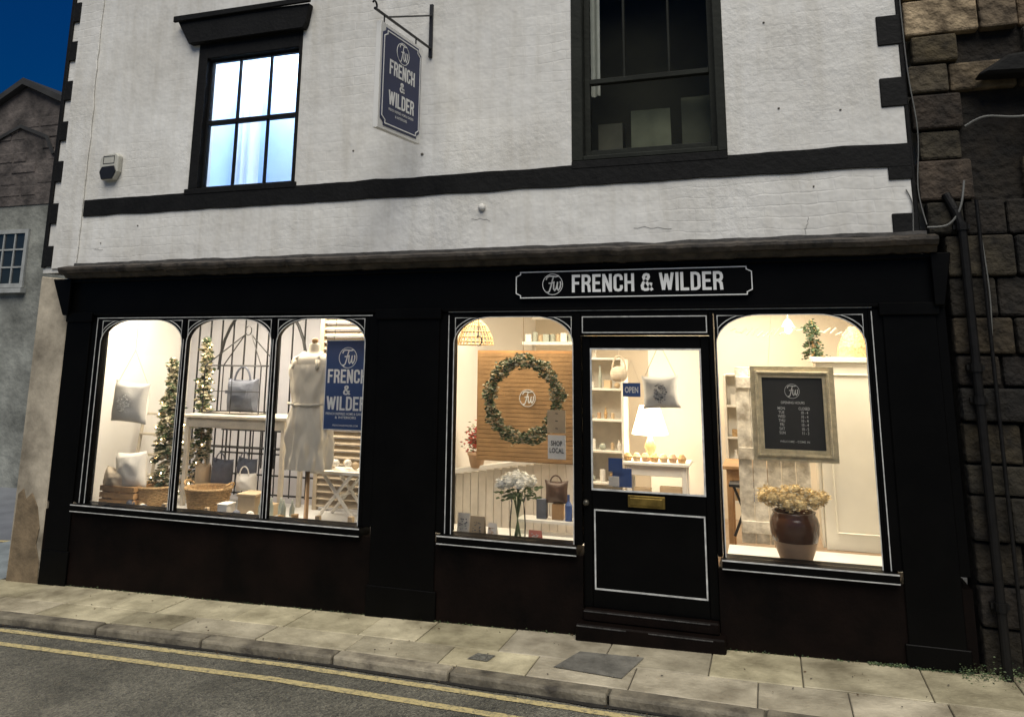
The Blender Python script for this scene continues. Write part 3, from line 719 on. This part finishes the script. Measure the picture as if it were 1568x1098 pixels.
topiary('christmas_tree',-4.36,.72,.90,2.10,.19,.05,3300,[LEAF,LEAFD,LEAFC],60,(.018,.038))
topiary('christmas_tree',-4.12,.88,.92,2.30,.13,.035,2500,[LEAFD,LEAF,LEAFC],40)
def basket(name,cx,cy,z0,r0,r1,h,handle=True,ry=.8):
    o=empty(name);b=MB();n=30
    for k in range(12):
        zc=z0+h*(k+.5)/12;rr=r0+(r1-r0)*(k+.5)/12
        P=[(cx+(rr+.006*math.cos(i*math.pi+k*math.pi))*math.cos(2*math.pi*i/n),cy+(rr+.006*math.cos(i*math.pi+k*math.pi))*ry*math.sin(2*math.pi*i/n),zc) for i in range(n+1)]
        b.path(P,h/23,0,5)
    b.lathe(cx,cy,[(z0,r0*.97),(z0+h,r1*.97),(z0+h*.3,r0*.9)],0,24,ry=ry)
    P=[(cx+r1*1.03*math.cos(2*math.pi*i/n),cy+r1*1.03*ry*math.sin(2*math.pi*i/n),z0+h) for i in range(n+1)];b.path(P,.012,0,6)
    if handle:
        for s in (-1,1):
            b.path([(cx+s*(r1+.035*math.sin(a)),cy+.06*math.cos(a),z0+h+.02+.035*math.sin(a)) for a in [math.pi*k/8 for k in range(9)]],.009)
    b.build('woven_body',o,WICK);return o
basket('wicker_basket',-4.42,.62,.76,.19,.22,.17,False);basket('wicker_basket',-3.72,.55,.76,.17,.215,.20)
def table(name,x0,x1,y0,y1,z,zb,mat,leg=.04,ap=.09):
    o=empty(name);b=MB();b.box(x0,x1,y0,y1,z-.03,z);b.box(x0+.04,x1-.04,y0+.03,y0+.05,z-.03-ap,z-.03)
    for x in (x0+.03,x1-.03-leg):
        for y in (y0+.025,y1-.03-leg): b.box(x,x+leg,y,y+leg,zb,z-.03)
    b.build('frame',o,mat,bevel=.005);return o
table('console_table',-4.15,-2.98,.62,1.02,1.60,.76,WOODP)
o=empty('wire_lantern');b=MB();x0,x1,y0,y1,z0,z1=-3.97,-3.33,.68,.95,1.615,2.06;r=.006
for x in (x0,x1):
    for y in (y0,y1): b.tube((x,y,z0),(x,y,z1),r)
for z in (z0,z1):
    for y in (y0,y1): b.tube((x0,y,z),(x1,y,z),r)
    for x in (x0,x1): b.tube((x,y0,z),(x,y1,z),r)
ym=(y0+y1)/2
for x in (x0,x1):
    for y in (y0,y1): b.tube((x,y,z1),(-3.60+(x+3.65)*.12,ym,z1+.30),r)
b.tube((x0,y0,1.82),(x1,y0,1.82),.004);b.tube((-3.65,y0,z0),(-3.65,y0,z1),.004)
b.path([(-3.60+.035*math.cos(a),ym,z1+.34+.045*math.sin(a)) for a in [i*math.pi/6 for i in range(13)]],.005)
b.build('frame',o,IRON)
o=empty('grey_leather_bag');b=MB();b.pillow((-3.62,.82,1.78),.36,.32,.20,0,14,0,3);b.path([(-3.62+.09*math.cos(a),.80,1.90+.15*math.sin(a)) for a in [math.pi*i/10 for i in range(11)]],.010);b.box(-3.74,-3.5,.705,.712,1.80,1.83)
b.build('body',o,GREYF,smooth=False)
o=empty('iron_railing');b=MB()
for i in range(11): x=-4.9+i*.15;b.tube((x,1.5,1.0),(x,1.5,2.78),.010)
b.tube((-5.05,1.5,1.2),(-3.2,1.5,1.2),.014);b.path([(-3.9+.55*math.cos(a),1.48,2.0+.75*math.sin(a)) for a in [math.pi*i/14 for i in range(15)]],.016)
b.build('bars',o,IRON)
o=empty('fire_guard');b=MB()
for i in range(13): x=-4.05+i*.09;b.tube((x,1.12,.80),(x,1.12,1.42),.007)
for z in (.82,1.0,1.2,1.42): b.tube((-4.07,1.12,z),(-2.95,1.12,z),.009)
b.build('bars',o,IRON)
for nm,c,w,h,mt in (('grey_bag',(-3.78,.80,1.05),.24,.28,GREYF),('grey_bag',(-3.55,.86,1.06),.22,.28,GREYF),('folded_throw',(-3.44,.72,1.0),.22,.16,COTTON),('folded_throw',(-3.98,.78,1.02),.16,.24,CARDB)):
    oo=empty(nm);b=MB();b.pillow(c,w,h,.14,0,14,R(-.1,.1),c[0]*5);b.path([(c[0]+.05*math.cos(a),c[1]-.04,c[2]+h*.40+.08*math.sin(a)) for a in [math.pi*i/8 for i in range(9)]],.006);b.build('body',oo,mt,smooth=True)
o=empty('gift_box');b=MB();b.box(-3.30,-3.12,.42,.60,.76,.93);b.box(-3.31,-3.11,.41,.61,.93,.955);b.box(-3.09,-3.0,.5,.62,.76,.86);b.build('carton',o,CARDB,bevel=.004)
o=empty('gift_box');b=MB();b.box(-3.44,-3.34,.33,.45,.76,.86);b.box(-3.445,-3.335,.325,.455,.86,.875);b.build('carton',o,COTTON,bevel=.004)
o=empty('dress_form');mx,my=-2.55,.35
pr=[(1.35,.14),(1.5,.13),(1.62,.135),(1.72,.15),(1.85,.18),(1.97,.195),(2.06,.21),(2.12,.215),(2.155,.185),(2.175,.12),(2.19,.068),(2.22,.055),(2.26,.052),(2.275,.03)]
b=MB();b.lathe(mx,my,pr,0,28,None,ry=.62);b.build('torso',o,APRON,smooth=True)
b=MB();b.lathe(mx,my,[(.76,.13),(.775,.12),(.79,.02),(1.4,.014)],0,14);b.lathe(mx,my,[(2.27,.022),(2.30,.03),(2.32,.012)],0,12);b.build('stand',o,WOODT,smooth=True)
a_=empty('linen_apron');b=MB()
def fold(a,z):
    g=max(0,min(1,(2.0-z)/.5));nn=noise.noise(Vector((math.cos(a)*2.2,math.sin(a)*2.2,z*5)));n2=noise.noise(Vector((math.cos(a)*5+z*3,math.sin(a)*5,z*9)))
    return 1+g*(.07*math.sin(a*7+z*5)+.05*math.sin(a*12-z*9))+.14*nn*g+.12*n2
def ar(z): 
    for (za_,ra),(zb_,rb) in zip(APR,APR[1:]):
        if z<=zb_: return ra+(rb-ra)*(z-za_)/(zb_-za_)
    return APR[-1][1]
APR=[(1.20,.198),(1.3,.200),(1.45,.203),(1.6,.20),(1.72,.185),(1.78,.182),(1.88,.20),(1.98,.215),(2.05,.222),(2.12,.20)]
pr=[(1.21+.02*i,ar(1.21+.02*i)) for i in range(45)]
b.lathe(mx,my,pr,0,90,fold,ry=.72,cap=False);b.build('skirt',a_,APRON,smooth=True)
b=MB()
for s in (-1,1): b.path([(mx+s*.12,my-.14,2.05),(mx+s*.11,my-.12,2.13),(mx+s*.085,my-.02,2.19),(mx+s*.1,my+.1,2.10)],.016)
b.path([(mx-.18,my-.09,1.76),(mx-.08,my-.145,1.75),(mx+.08,my-.145,1.75),(mx+.18,my-.09,1.76)],.010)
b.build('straps',a_,APRON,smooth=True)
po=empty('poster_sign');box(po,'panel',-2.37,-1.94,.25,.262,1.55,2.30,NAVYP)
b=MB();ring(b,-2.155,2.15,.085,.005,.246,.2495);b.ribbon([(-2.365,1.555),(-1.945,1.555),(-1.945,2.295),(-2.365,2.295)],.006,.247,.2495,closed=True);b.build('ring',po,TXT)
mono(po,'monogram',-2.155,2.15,.085,.2475,TXT)
for nm,tx,zc,w,h in (('french','FRENCH',1.995,.375,.115),('amp','&',1.88,.065,.08),('wilder','WILDER',1.77,.375,.115)): gothic(po,nm,tx,-2.155,zc,w,h,.2475,TXT)
text(po,'small','FRENCH INSPIRED HOME & GARDEN',-2.155,1.685,.38,.02,.2475,TXT);text(po,'small2','& INTERIORS',-2.155,1.655,.2,.02,.2475,TXT);text(po,'small3','FRENCHANDWILDER.COM',-2.155,1.59,.24,.014,.2475,TXT)
b=MB();b.tube((-2.3,.256,2.30),(-2.25,.256,2.84),.002);b.tube((-2.0,.256,2.30),(-2.05,.256,2.84),.002);b.build('wires',po,IRON)
o=empty('louvred_shutter');b=MB();b.box(-2.84,-2.80,.9,.95,.76,2.75);b.box(-2.04,-2.0,.9,.95,.76,2.75)
z=.8
while z<2.72: 
    n=len(b.v)
    for x in (-2.80,-2.04): b.v+=[(x,.90,z),(x,.95,z+.045),(x,.955,z+.038),(x,.905,z-.008)]
    for q in ((0,4,5,1),(1,5,6,2),(2,6,7,3),(3,7,4,0)): b.face([n+i for i in q],0)
    z+=.062
b.build('slats',o,pm('warm_grey_shutter',(.46,.38,.27),.65,.15,5))
o=empty('trestle_table');b=MB();b.box(-2.66,-2.10,.55,.85,1.14,1.165)
for y in (.58,.82):
    b.tube((-2.58,y,.77),(-2.26,y,1.14),.016);b.tube((-2.22,y,.77),(-2.54,y,1.14),.016)
b.tube((-2.4,.58,.95),(-2.4,.82,.95),.012);b.build('frame',o,WOODW)
o=empty('ornament_group');b=MB()
for i in range(9): b.blob((-2.56+i*.055,R(.62,.78),1.20+R(0,.05)),.033,.033,.033,i%2,1,12,8)
b.build('baubles',o,[COTTON,CARDB],smooth=True)
o=empty('glass_bottles');b=MB()
for i in range(5): b.lathe(-3.05+i*.075,R(.3,.5),[(.76,.022),(.86,.022),(.89,.009),(.93,.009)],0,10)
b.build('bottles',o,GREYG,smooth=True)
o=empty('scattered_gifts');b=MB()
for i in range(16):
    x=R(-4.9,-1.95);y=R(.22,.42);w=R(.03,.06);h=R(.03,.09)
    if i%2: b.box(x,x+w,y,y+w,.762,.762+h,i%4)
    else: b.blob((x,y,.765+w*.7),w*.8,w*.7,w*.7,i%4,1,10,8)
b.build('items',o,[COTTON,CARDB,GREYF,WICK],bevel=.002)
o=empty('pendant_lamp');b=MB();b.tube((-4.55,.9,2.85),(-4.55,.9,2.62),.003,0);b.lathe(-4.55,.9,[(2.62,.02),(2.60,.05),(2.54,.075)],0,14);b.build('shade',o,WHITE,smooth=True);b=MB();b.blob((-4.55,.9,2.52),.03,.03,.035,0,1);b.build('bulb',o,BULB)
o=empty('wooden_stepladder');b=MB()
for x in (-4.95,-4.72): b.tube((x,.9,.76),(x+.03,1.0,1.8),.016)
for z in (.95,1.15,1.35,1.55): b.box(-4.94,-4.70,.88+(z-.76)*.1,.95+(z-.76)*.1,z,z+.02)
b.build('posts',o,WOODP)
# ------------------------------------------------------------------ middle window
o=empty('wood_slat_panel');b=MB();z=1.30
while z<2.20: b.box(-1.17,-.30,.80,.82,z,z+.033);z+=.036
b.box(-1.19,-.29,.825,.84,1.29,2.22);b.build('slats',o,WOODT);b=MB();ring(b,-.72,1.82,.07,.005,.795,.7985);b.build('ring',o,TXT);mono(o,'monogram',-.72,1.82,.07,.797,TXT)
o=empty('wreath');b=MB()
for i in range(4200):
    a=R(0,6.283);q=R(0,6.283);rr=.055*math.sqrt(R(.05,1))*(1+.25*math.sin(a*9)+.15*math.sin(a*23));rad=.285+rr*math.cos(q)
    b.leaf((-.62+rad*math.cos(a),.35+rr*math.sin(q),1.835+1.05*rad*math.sin(a)),R(.010,.022),random.choices((0,1,2),(5,3,3))[0])
b.build('foliage',o,[LEAF,LEAFD,LEAFC]);b=MB();b.tube((-.62,.35,2.1),(-.62,.35,2.85),.002);b.path([(-.62+.28*math.cos(t*math.pi/16),.35,1.835+.29*math.sin(t*math.pi/16)) for t in range(33)],.015);b.build('ring_and_wire',o,WOODT)
o=empty('flower_vase');b=MB();vx,vy=-.645,.30
b.lathe(vx,vy,[(.775,.055),(.79,.062),(.9,.065),(1.0,.058),(1.06,.05),(1.10,.062)],0,20,cap=False);b.build('glass_vase',o,glassmat('vase_glass',1.2,(.93,.95,.93)),smooth=True)
b=MB()
for i in range(16): a=R(0,6.28);b.tube((vx+.03*math.cos(a),vy+.03*math.sin(a),.79),(vx-.04*math.cos(a),vy-.03*math.sin(a),1.14),.004)
b.build('stems',o,LEAF)
b=MB()
for i in range(13):
    a=i*2.4;q=.14*math.sqrt(i/13);c=Vector((vx+q*math.cos(a),vy+q*math.sin(a)*.8,1.20+.055*(1-i/13)))
    for k in range(80):
        d=Vector((random.gauss(0,1),random.gauss(0,1),random.gauss(0,1))).normalized()*R(.025,.05);b.leaf(c+d,.019,0)
    b.blob(c,.036,.036,.036,0,1,8,6)
for i in range(110): a=R(0,6.28);q=R(.07,.19);b.leaf((vx+q*math.cos(a),vy+q*math.sin(a)*.8,R(1.09,1.18)),R(.02,.032),1)
b.build('blooms',o,[PETAL,LEAF])
o=empty('boarded_stair_side');b=MB()
for i in range(16):
    x=-1.55+i*.075;b.box(x,x+.071,1.25,1.27,.36,1.10+i*.012)
b.box(-1.56,-.35,1.272,1.29,.36,1.08)
b.build('boards',o,WOODW,bevel=.004);b=MB();b.prism([(-1.56,1.10),(-.35,1.30),(-.35,1.345),(-1.56,1.145)],1.2,1.3);b.build('handrail',o,WHITE,bevel=.006)
o=empty('potted_red_flowers');b=MB();px_,py_=-1.34,1.24;b.lathe(px_,py_,[(1.165,.055),(1.27,.08),(1.28,.088),(1.30,.088)],0,16);b.build('pot',o,TERR,smooth=True)
b=MB()
for i in range(520): 
    d=Vector((random.gauss(0,.055),random.gauss(0,.05),random.gauss(0,.06)));b.leaf((px_+d.x,py_+d.y,1.42+d.z),.018,random.choice((0,0,1)))
b.build('blooms',o,[REDF,LEAF])
o=empty('wicker_pendant_shade');b=MB();cx,cy_=-1.28,1.0
for k in range(26):
    a=2*math.pi*k/26;b.path([(cx+q*math.cos(a),cy_+q*math.sin(a),z) for z,q in ((2.50,.03),(2.44,.10),(2.34,.15),(2.27,.165))],.006,0,4)
for z,q in ((2.47,.07),(2.44,.10),(2.39,.13),(2.34,.15),(2.30,.16),(2.27,.165)): b.path([(cx+q*math.cos(t*math.pi/10),cy_+q*math.sin(t*math.pi/10),z) for t in range(21)],.005,0,4)
b.tube((cx,cy_,2.5),(cx,cy_,2.85),.004);b.build('woven_shade',o,WICK)
o=empty('hanging_hook');b=MB();b.path([(-1.10+.03*math.cos(t),.6,2.30+.04*math.sin(t)) for t in [i*math.pi/6-2 for i in range(9)]],.006);b.tube((-1.1,.6,2.34),(-1.1,.6,2.85),.004);b.build('hook',o,IRON)
o=empty('wall_shelf');b=MB();b.box(-1.05,-.3,1.7,1.9,2.28,2.31);b.box(-1.1,-.1,2.2,2.3,2.55,2.58);b.box(-1.0,-.97,1.86,1.9,2.0,2.28);b.box(-.38,-.35,1.86,1.9,2.0,2.28);b.build('board',o,WOODW)
b=MB()
for i in range(12):
    x=-1.0+i*.06;h=R(.04,.11)
    if i%3: b.lathe(x,1.78,[(2.312,.022),(2.312+h,.028),(2.312+h+.01,.015)],i%3,10)
    else: b.box(x-.03,x+.03,1.74,1.82,2.312,2.312+h,i%2)
b.build('ornaments',o,[COTTON,GREYG,CARDB])
def card(name,cx,cy,w,h,mat,lean=.03,z=.772,art=None):
    o=empty(name);b=MB()
    b.v+=[(cx-w/2,cy,z),(cx+w/2,cy,z),(cx+w/2,cy+lean,z+h),(cx-w/2,cy+lean,z+h)];b.face([0,1,2,3],0)
    b.v+=[(cx-w/2,cy+2.5*lean,z),(cx+w/2,cy+2.5*lean,z)];b.face([4,3,2,5],0);b.build('card',o,mat)
    if art:
        b=MB()
        for i in range(26): b.leaf((cx+R(-.3,.3)*w,cy+lean*.4-.004,z+h*R(.25,.8)),.01,0)
        b.build('print',o,art)
card('greeting_card',-1.10,.30,.10,.18,COTTON,art=GREYF);card('greeting_card',-.97,.26,.12,.17,CARDB,art=GREYF);card('greeting_card',-.86,.30,.07,.12,COTTON,art=TERR)
card('greeting_card',-.50,.26,.10,.10,PINK,art=COTTON)
o=empty('shop_local_poster');box(o,'sheet_top',-.38,-.235,.20,.205,1.60,1.77,CARDB);box(o,'sheet_bottom',-.375,-.235,.20,.205,1.41,1.585,COTTON)
text(o,'words','SHOP\nLOCAL',-.305,1.50,.11,.09,.197,SLATE,bold=.02);text(o,'words2','~\n~\n~',-.305,1.69,.02,.12,.197,SLATE)
o=empty('low_shelf');box(o,'board',-.75,-.13,.60,.78,.86,.88,WHITE)
b=MB();b.box(-.60,-.52,.66,.72,.882,1.03,0);b.box(-.47,-.38,.66,.72,.882,1.0,1);b.lathe(-.33,.66,[(.882,.03),(1.0,.03),(1.03,.01),(1.08,.01)],2,12);b.lathe(-.24,.66,[(.882,.035),(.96,.04),(.98,.02)],3,12)
b.build('goods',o,[GREYF,WOODT,TEALB,TERR])
o=empty('dark_handbag');b=MB();b.pillow((-.44,.70,1.09),.20,.18,.12,0,14,0,2);b.path([(-.44+.05*math.cos(a),.68,1.15+.07*math.sin(a)) for a in [math.pi*i/8 for i in range(9)]],.006);b.build('body',o,pm('brown_leather',(.10,.055,.035),.5,.3,8),smooth=True)
# ------------------------------------------------------------------ through the door
sh=empty('open_sign');box(sh,'plate',.215,.345,.16,.166,1.885,1.985,TEALB);text(sh,'word','OPEN',.28,1.935,.10,.045,.158,TXT,bold=.03);b=MB();b.tube((.22,.163,1.985),(.28,.163,2.15),.0015);b.tube((.34,.163,1.985),(.28,.163,2.15),.0015);b.build('string',sh,LINEN)
o=cushion('printed_hanging_cushion',(.45,.5,1.91),.29,.25,.10,[COTTON,LINEN],2.28,.05)
b=MB()
for i in range(90):
    a=R(0,6.28);q=.065*math.sqrt(R(0,1));b.leaf((.45+q*math.cos(a)*.8,.5-.055,1.90+q*math.sin(a)*1.1),.010,0)
b.build('printed_motif',o,pm('charcoal_print',(.14,.14,.15),.9,.2,10))
def shelves(name,x0,x1,y0,y1,z0,z1,n,mat,inside,seed):
    random.seed(seed);o=empty(name);b=MB();b.box(x0-.025,x0,y0,y1,z0,z1);b.box(x1,x1+.025,y0,y1,z0,z1);b.box(x0,x1,y1-.02,y1,z0,z1)
    hs_=(z1-z0)/n
    for i in range(n+1): b.box(x0,x1,y0,y1-.021,z0+i*hs_-.01,z0+i*hs_+.01)
    b.build('carcass',o,mat,bevel=.003)
    b=MB()
    for i in range(n):
        x=x0+.04;zz=z0+i*hs_+.011
        while x<x1-.05:
            w=R(.03,.06);h=R(.3,.75)*hs_;k=random.randrange(4);mi=random.choice((0,0,0,1,2,2,3,4,5))
            if k==0: b.box(x,x+w*1.4,y0+.04,y0+.12,zz,zz+h*.7,mi)
            elif k==1: b.lathe(x+w/2,y0+.08,[(zz,w*.4),(zz+h*.5,w*.55),(zz+h*.8,w*.25),(zz+h,w*.3)],mi,12)
            elif k==2: b.blob((x+w/2,y0+.08,zz+w*.55),w*.6,w*.6,w*.55,mi,1,12,8)
            else: b.lathe(x+w/2,y0+.08,[(zz,w*.5),(zz+h*.6,w*.5),(zz+h*.62,w*.3)],mi,12)
            x+=w*1.5+R(.01,.03)
    b.build('goods',o,inside);return o
INS=[COTTON,GREYG,CARDB,TEALB,WICK,TERR]
shelves('display_shelves',-.42,-.06,1.6,1.85,.75,2.15,5,WOODW,INS,3)
table('white_console',-.04,.55,1.5,1.8,1.25,.45,WHITE)
o=empty('table_goods');b=MB()
for i in range(7): x=.0+i*.08;b.lathe(x,1.56,[(1.252,.03),(1.29,.04),(1.32,.02)],i%3,12)
b.box(.05,.2,1.55,1.62,.93,1.02,1);b.box(.28,.48,1.55,1.62,.93,1.04,1);b.build('goods',o,[WICK,CARDB,TERR])
box(o,'lower_shelf',-.02,.53,1.52,1.78,.90,.925,WHITE)
tl=empty('table_lamp');b=MB();b.lathe(.19,1.66,[(1.255,.06),(1.27,.06),(1.29,.025),(1.37,.055),(1.44,.025),(1.48,.01)],0,16);b.build('base',tl,TERR,smooth=True)
b=MB();b.lathe(.19,1.66,[(1.48,.165),(1.73,.09)],0,24,cap=False);b.build('shade',tl,SHADE,smooth=True)
o=empty('leaflet_rack');b=MB();b.box(.03,.14,.5,.505,1.30,1.40,0);b.box(.05,.20,.55,.56,1.18,1.32,0);b.box(.04,.12,.45,.455,1.20,1.27,1);b.build('leaflets',o,[TEALB,COTTON])
o=empty('hanging_basket');b=MB();b.blob((-.02,1.3,2.02),.08,.06,.07,0,.9);b.path([(-.02+.06*math.cos(a),1.3,2.06+.12*math.sin(a)) for a in [math.pi*i/8 for i in range(9)]],.008);b.tube((-.02,1.3,2.18),(-.02,1.3,2.85),.003);b.build('body',o,LINEN)
# ------------------------------------------------------------------ right window
fr=empty('framed_chalkboard');X0,X1,Z0,Z1=1.12,1.69,1.455,2.115;b=MB()
for i,(w,yy) in enumerate(((.03,.33),(.025,.315),(.025,.335))):
    o_=sum((.03,.025,.025)[:i])+w/2;b.ribbon([(X0+o_,Z0+o_),(X1-o_,Z0+o_),(X1-o_,Z1-o_),(X0+o_,Z1-o_)],w-.001,yy,.37,closed=True)
for k in range(190):
    t=k/190*4;s_=int(t);u=t-s_;o_=.043
    p=[(X0+o_+(X1-X0-2*o_)*u,Z0+o_),(X1-o_,Z0+o_+(Z1-Z0-2*o_)*u),(X1-o_-(X1-X0-2*o_)*u,Z1-o_),(X0+o_,Z1-o_-(Z1-Z0-2*o_)*u)][s_]
    b.blob((p[0],.314,p[1]),.009,.007,.009,0,1,6,4)
b.build('moulded_frame',fr,GOLD,bevel=.004)
box(fr,'board',X0+.08,X1-.08,.355,.365,Z0+.08,Z1-.08,SLATE)
b=MB();ring(b,1.405,1.94,.05,.003,.351,.3545);b.build('ring',fr,CHALK);mono(fr,'monogram',1.405,1.94,.05,.352,CHALK)
text(fr,'heading','OPENING HOURS',1.405,1.86,.16,.018,.352,CHALK,bold=.01);text(fr,'days','MON\nTUE\nWED\nTHU\nFRI\nSAT\nSUN',1.325,1.735,.05,.19,.352,CHALK,bold=.01);text(fr,'hours','CLOSED\n10 - 4\n10 - 4\n10 - 4\n10 - 4\n10 - 5\n11 - 3',1.48,1.735,.075,.19,.352,CHALK,bold=.01);text(fr,'footer','WELCOME - COME IN',1.405,1.59,.2,.014,.352,CHALK,bold=.01)
b=MB();b.tube((1.25,.36,2.115),(1.33,.36,2.85),.0015);b.tube((1.56,.36,2.115),(1.48,.36,2.85),.0015);b.build('wires',fr,LINEN)
po=empty('stoneware_pot');px,py=1.37,.36
b=MB();b.lathe(px,py,[(.772,.095),(.79,.102),(.86,.128),(.90,.140),(.93,.150),(.98,.163),(1.04,.166),(1.08,.155),(1.105,.14),(1.12,.148),(1.12,.13),(1.0,.12)],0,32,cap=False,mf=lambda z:1 if z>=.93 else 0)
b.build('pot',po,[TERR,GLAZE],smooth=True)
b=MB()
for i in range(24):
    a=i*2.4;q=.22*math.sqrt((i+.5)/24);c=Vector((px-.01+q*math.cos(a),py+q*math.sin(a)*.6,1.235-q*.22+R(-.02,.03)))
    for k in range(110):
        d=Vector((random.gauss(0,1),random.gauss(0,1),random.gauss(0,1))).normalized()*R(.034,.058);b.leaf(c+d,R(.010,.016),random.choice((0,0,1)))
    b.blob(c,.038,.038,.036,0,1,8,6)
b.build('dried_hydrangeas',po,[HYD,LEAFC])
def plankdoor(name,x0,x1,y,z0,z1,n,mat):
    o=empty(name);b=MB();w=(x1-x0)/n
    for i in range(n): b.box(x0+i*w+.002,x0+(i+1)*w-.002,y,y+.025,z0,z1)
    for z in (z0+.12,(z0+z1)/2,z1-.12): b.box(x0+.01,x1-.01,y-.018,y-.001,z-.045,z+.045)
    b.build('boards',o,mat,bevel=.003);return o
plankdoor('whitewashed_plank_door',.99,1.52,.88,.772,2.10,5,pm('distressed_plank',(.42,.36,.28),.8,.3,9,.5,30,col2=(.72,.67,.57)))
o=empty('painted_cupboard');b=MB();b.box(1.60,2.15,.85,1.3,.772,2.14);b.box(1.57,2.18,.82,1.33,2.14,2.18);b.ribbon([(1.68,.9),(2.08,.9),(2.08,2.05),(1.68,2.05)],.012,.835,.8495,closed=True);b.box(1.575,1.598,.88,1.2,.78,2.1);b.build('body',o,pm('cream_cupboard',(.76,.71,.60),.5,.06,3),bevel=.006)
shelves('display_shelves',.84,1.15,2.4,2.65,.8,2.0,4,WOODW,INS,11)
table('farm_table',.84,1.3,1.3,1.8,1.28,.36,WOODT)
o=empty('folding_stool');b=MB();b.tube((.93,1.1,.77),(1.08,1.1,1.15),.012);b.tube((1.08,1.15,.77),(.93,1.15,1.15),.012);b.box(.9,1.1,1.05,1.25,1.15,1.17);b.build('frame',o,IRON)
o=empty('pendant_bulb');b=MB();b.tube((1.42,1.0,2.85),(1.42,1.0,2.48),.003);b.lathe(1.42,1.0,[(2.48,.015),(2.46,.03),(2.42,.05)],0,12);b.build('flex',o,WHITE);b=MB();b.blob((1.42,1.0,2.40),.028,.028,.035,0,1);b.build('bulb',o,BULB)
topiary('trailing_plant',1.60,1.05,2.18,2.46,.09,.05,500,[LEAFD,LEAF,LEAFD],0,(.014,.024),2.18)
o=empty('wicker_shade');b=MB();b.lathe(1.90,1.0,[(2.18,.13),(2.26,.12),(2.34,.085),(2.42,.03)],0,30,lambda a,z:1+.03*math.sin(a*15));b.build('body',o,WICK)
o=empty('driftwood_garland');b=MB()
for i in range(26): x=.95+i*.045;b.tube((x,1.4+R(-.02,.02),2.38+.03*math.sin(x*9)),(x+.05,1.4,2.40+R(-.02,.03)),.008)
b.build('twigs',o,WOODP)
# ------------------------------------------------------------------ lights
def area(name,loc,sx,sy,e,col=(1,.88,.70),rot=(0,0,0)):
    l=bpy.data.lights.new(name,'AREA');l.shape='RECTANGLE';l.size=sx;l.size_y=sy;l.energy=e;l.color=col
    o=bpy.data.objects.new(name,l);o.location=loc;o.rotation_euler=rot;sc.collection.objects.link(o);return o
area('ceiling_lamp',(-3.5,.62,2.82),2.6,.6,112);
area('ceiling_lamp',(-.85,.7,2.80),1.0,.8,52,(1,.86,.64));area('ceiling_lamp',(.9,2.9,2.80),1.2,1.2,45,(1,.86,.66));area('ceiling_lamp',(1.45,.6,2.80),1.0,.7,54,(1,.88,.69))
area('upstairs_fill',(-3.2,.65,5.45),1.3,.6,58,(.80,.90,1))  # added unseen cool fill, brightens the left sash like reflected sky
l=bpy.data.lights.new('table_lamp_bulb','POINT');l.energy=20;l.color=(1,.82,.58);l.shadow_soft_size=.06;o=bpy.data.objects.new('table_lamp_bulb',l);o.location=(.19,1.66,1.64);sc.collection.objects.link(o)
w=bpy.data.worlds.new('World');sc.world=w;w.use_nodes=True;nt=w.node_tree
sky=nt.nodes.new('ShaderNodeTexSky');sky.sky_type='NISHITA';sky.sun_disc=False;sky.sun_elevation=math.radians(2.2);sky.sun_rotation=math.radians(190);sky.ozone_density=7;sky.air_density=1.1;sky.dust_density=.05
nt.links.new(sky.outputs[0],nt.nodes['Background'].inputs[0]);nt.nodes['Background'].inputs[1].default_value=.15
s=bpy.data.lights.new('street_lamp_key','SUN');s.energy=3.35;s.angle=math.radians(50);s.color=(1,.955,.86);o=bpy.data.objects.new('street_lamp_key',s);sc.collection.objects.link(o)  # sun-type key added in place of an unseen street lamp overhead
d=Vector((-.30,1,-1.55));o.rotation_euler=d.to_track_quat('-Z','Y').to_euler()
sc.view_settings.view_transform='Standard';sc.view_settings.look='None';sc.view_settings.exposure=0
# ------------------------------------------------------------------ camera (perspective, lens shift)
y,t,r=-.317,.1856,.0066
F=Vector((math.sin(y)*math.cos(t),math.cos(y)*math.cos(t),math.sin(t)));R0=Vector((math.cos(y),-math.sin(y),0));U0=R0.cross(F)
Rv=math.cos(r)*R0+math.sin(r)*U0;Uv=-math.sin(r)*R0+math.cos(r)*U0
cd=bpy.data.cameras.new('camera');cd.sensor_width=36;cd.lens=1180/1568*36;cd.shift_y=(320.6-549)/1568;cd.clip_end=1500
co=bpy.data.objects.new('camera',cd);sc.collection.objects.link(co)
M=Matrix.Identity(4)
for i in range(3): M[i][0]=Rv[i];M[i][1]=Uv[i];M[i][2]=-F[i]
M[0][3],M[1][3],M[2][3]=1.2561,-5.6853,2.1898
co.matrix_world=M;sc.camera=co
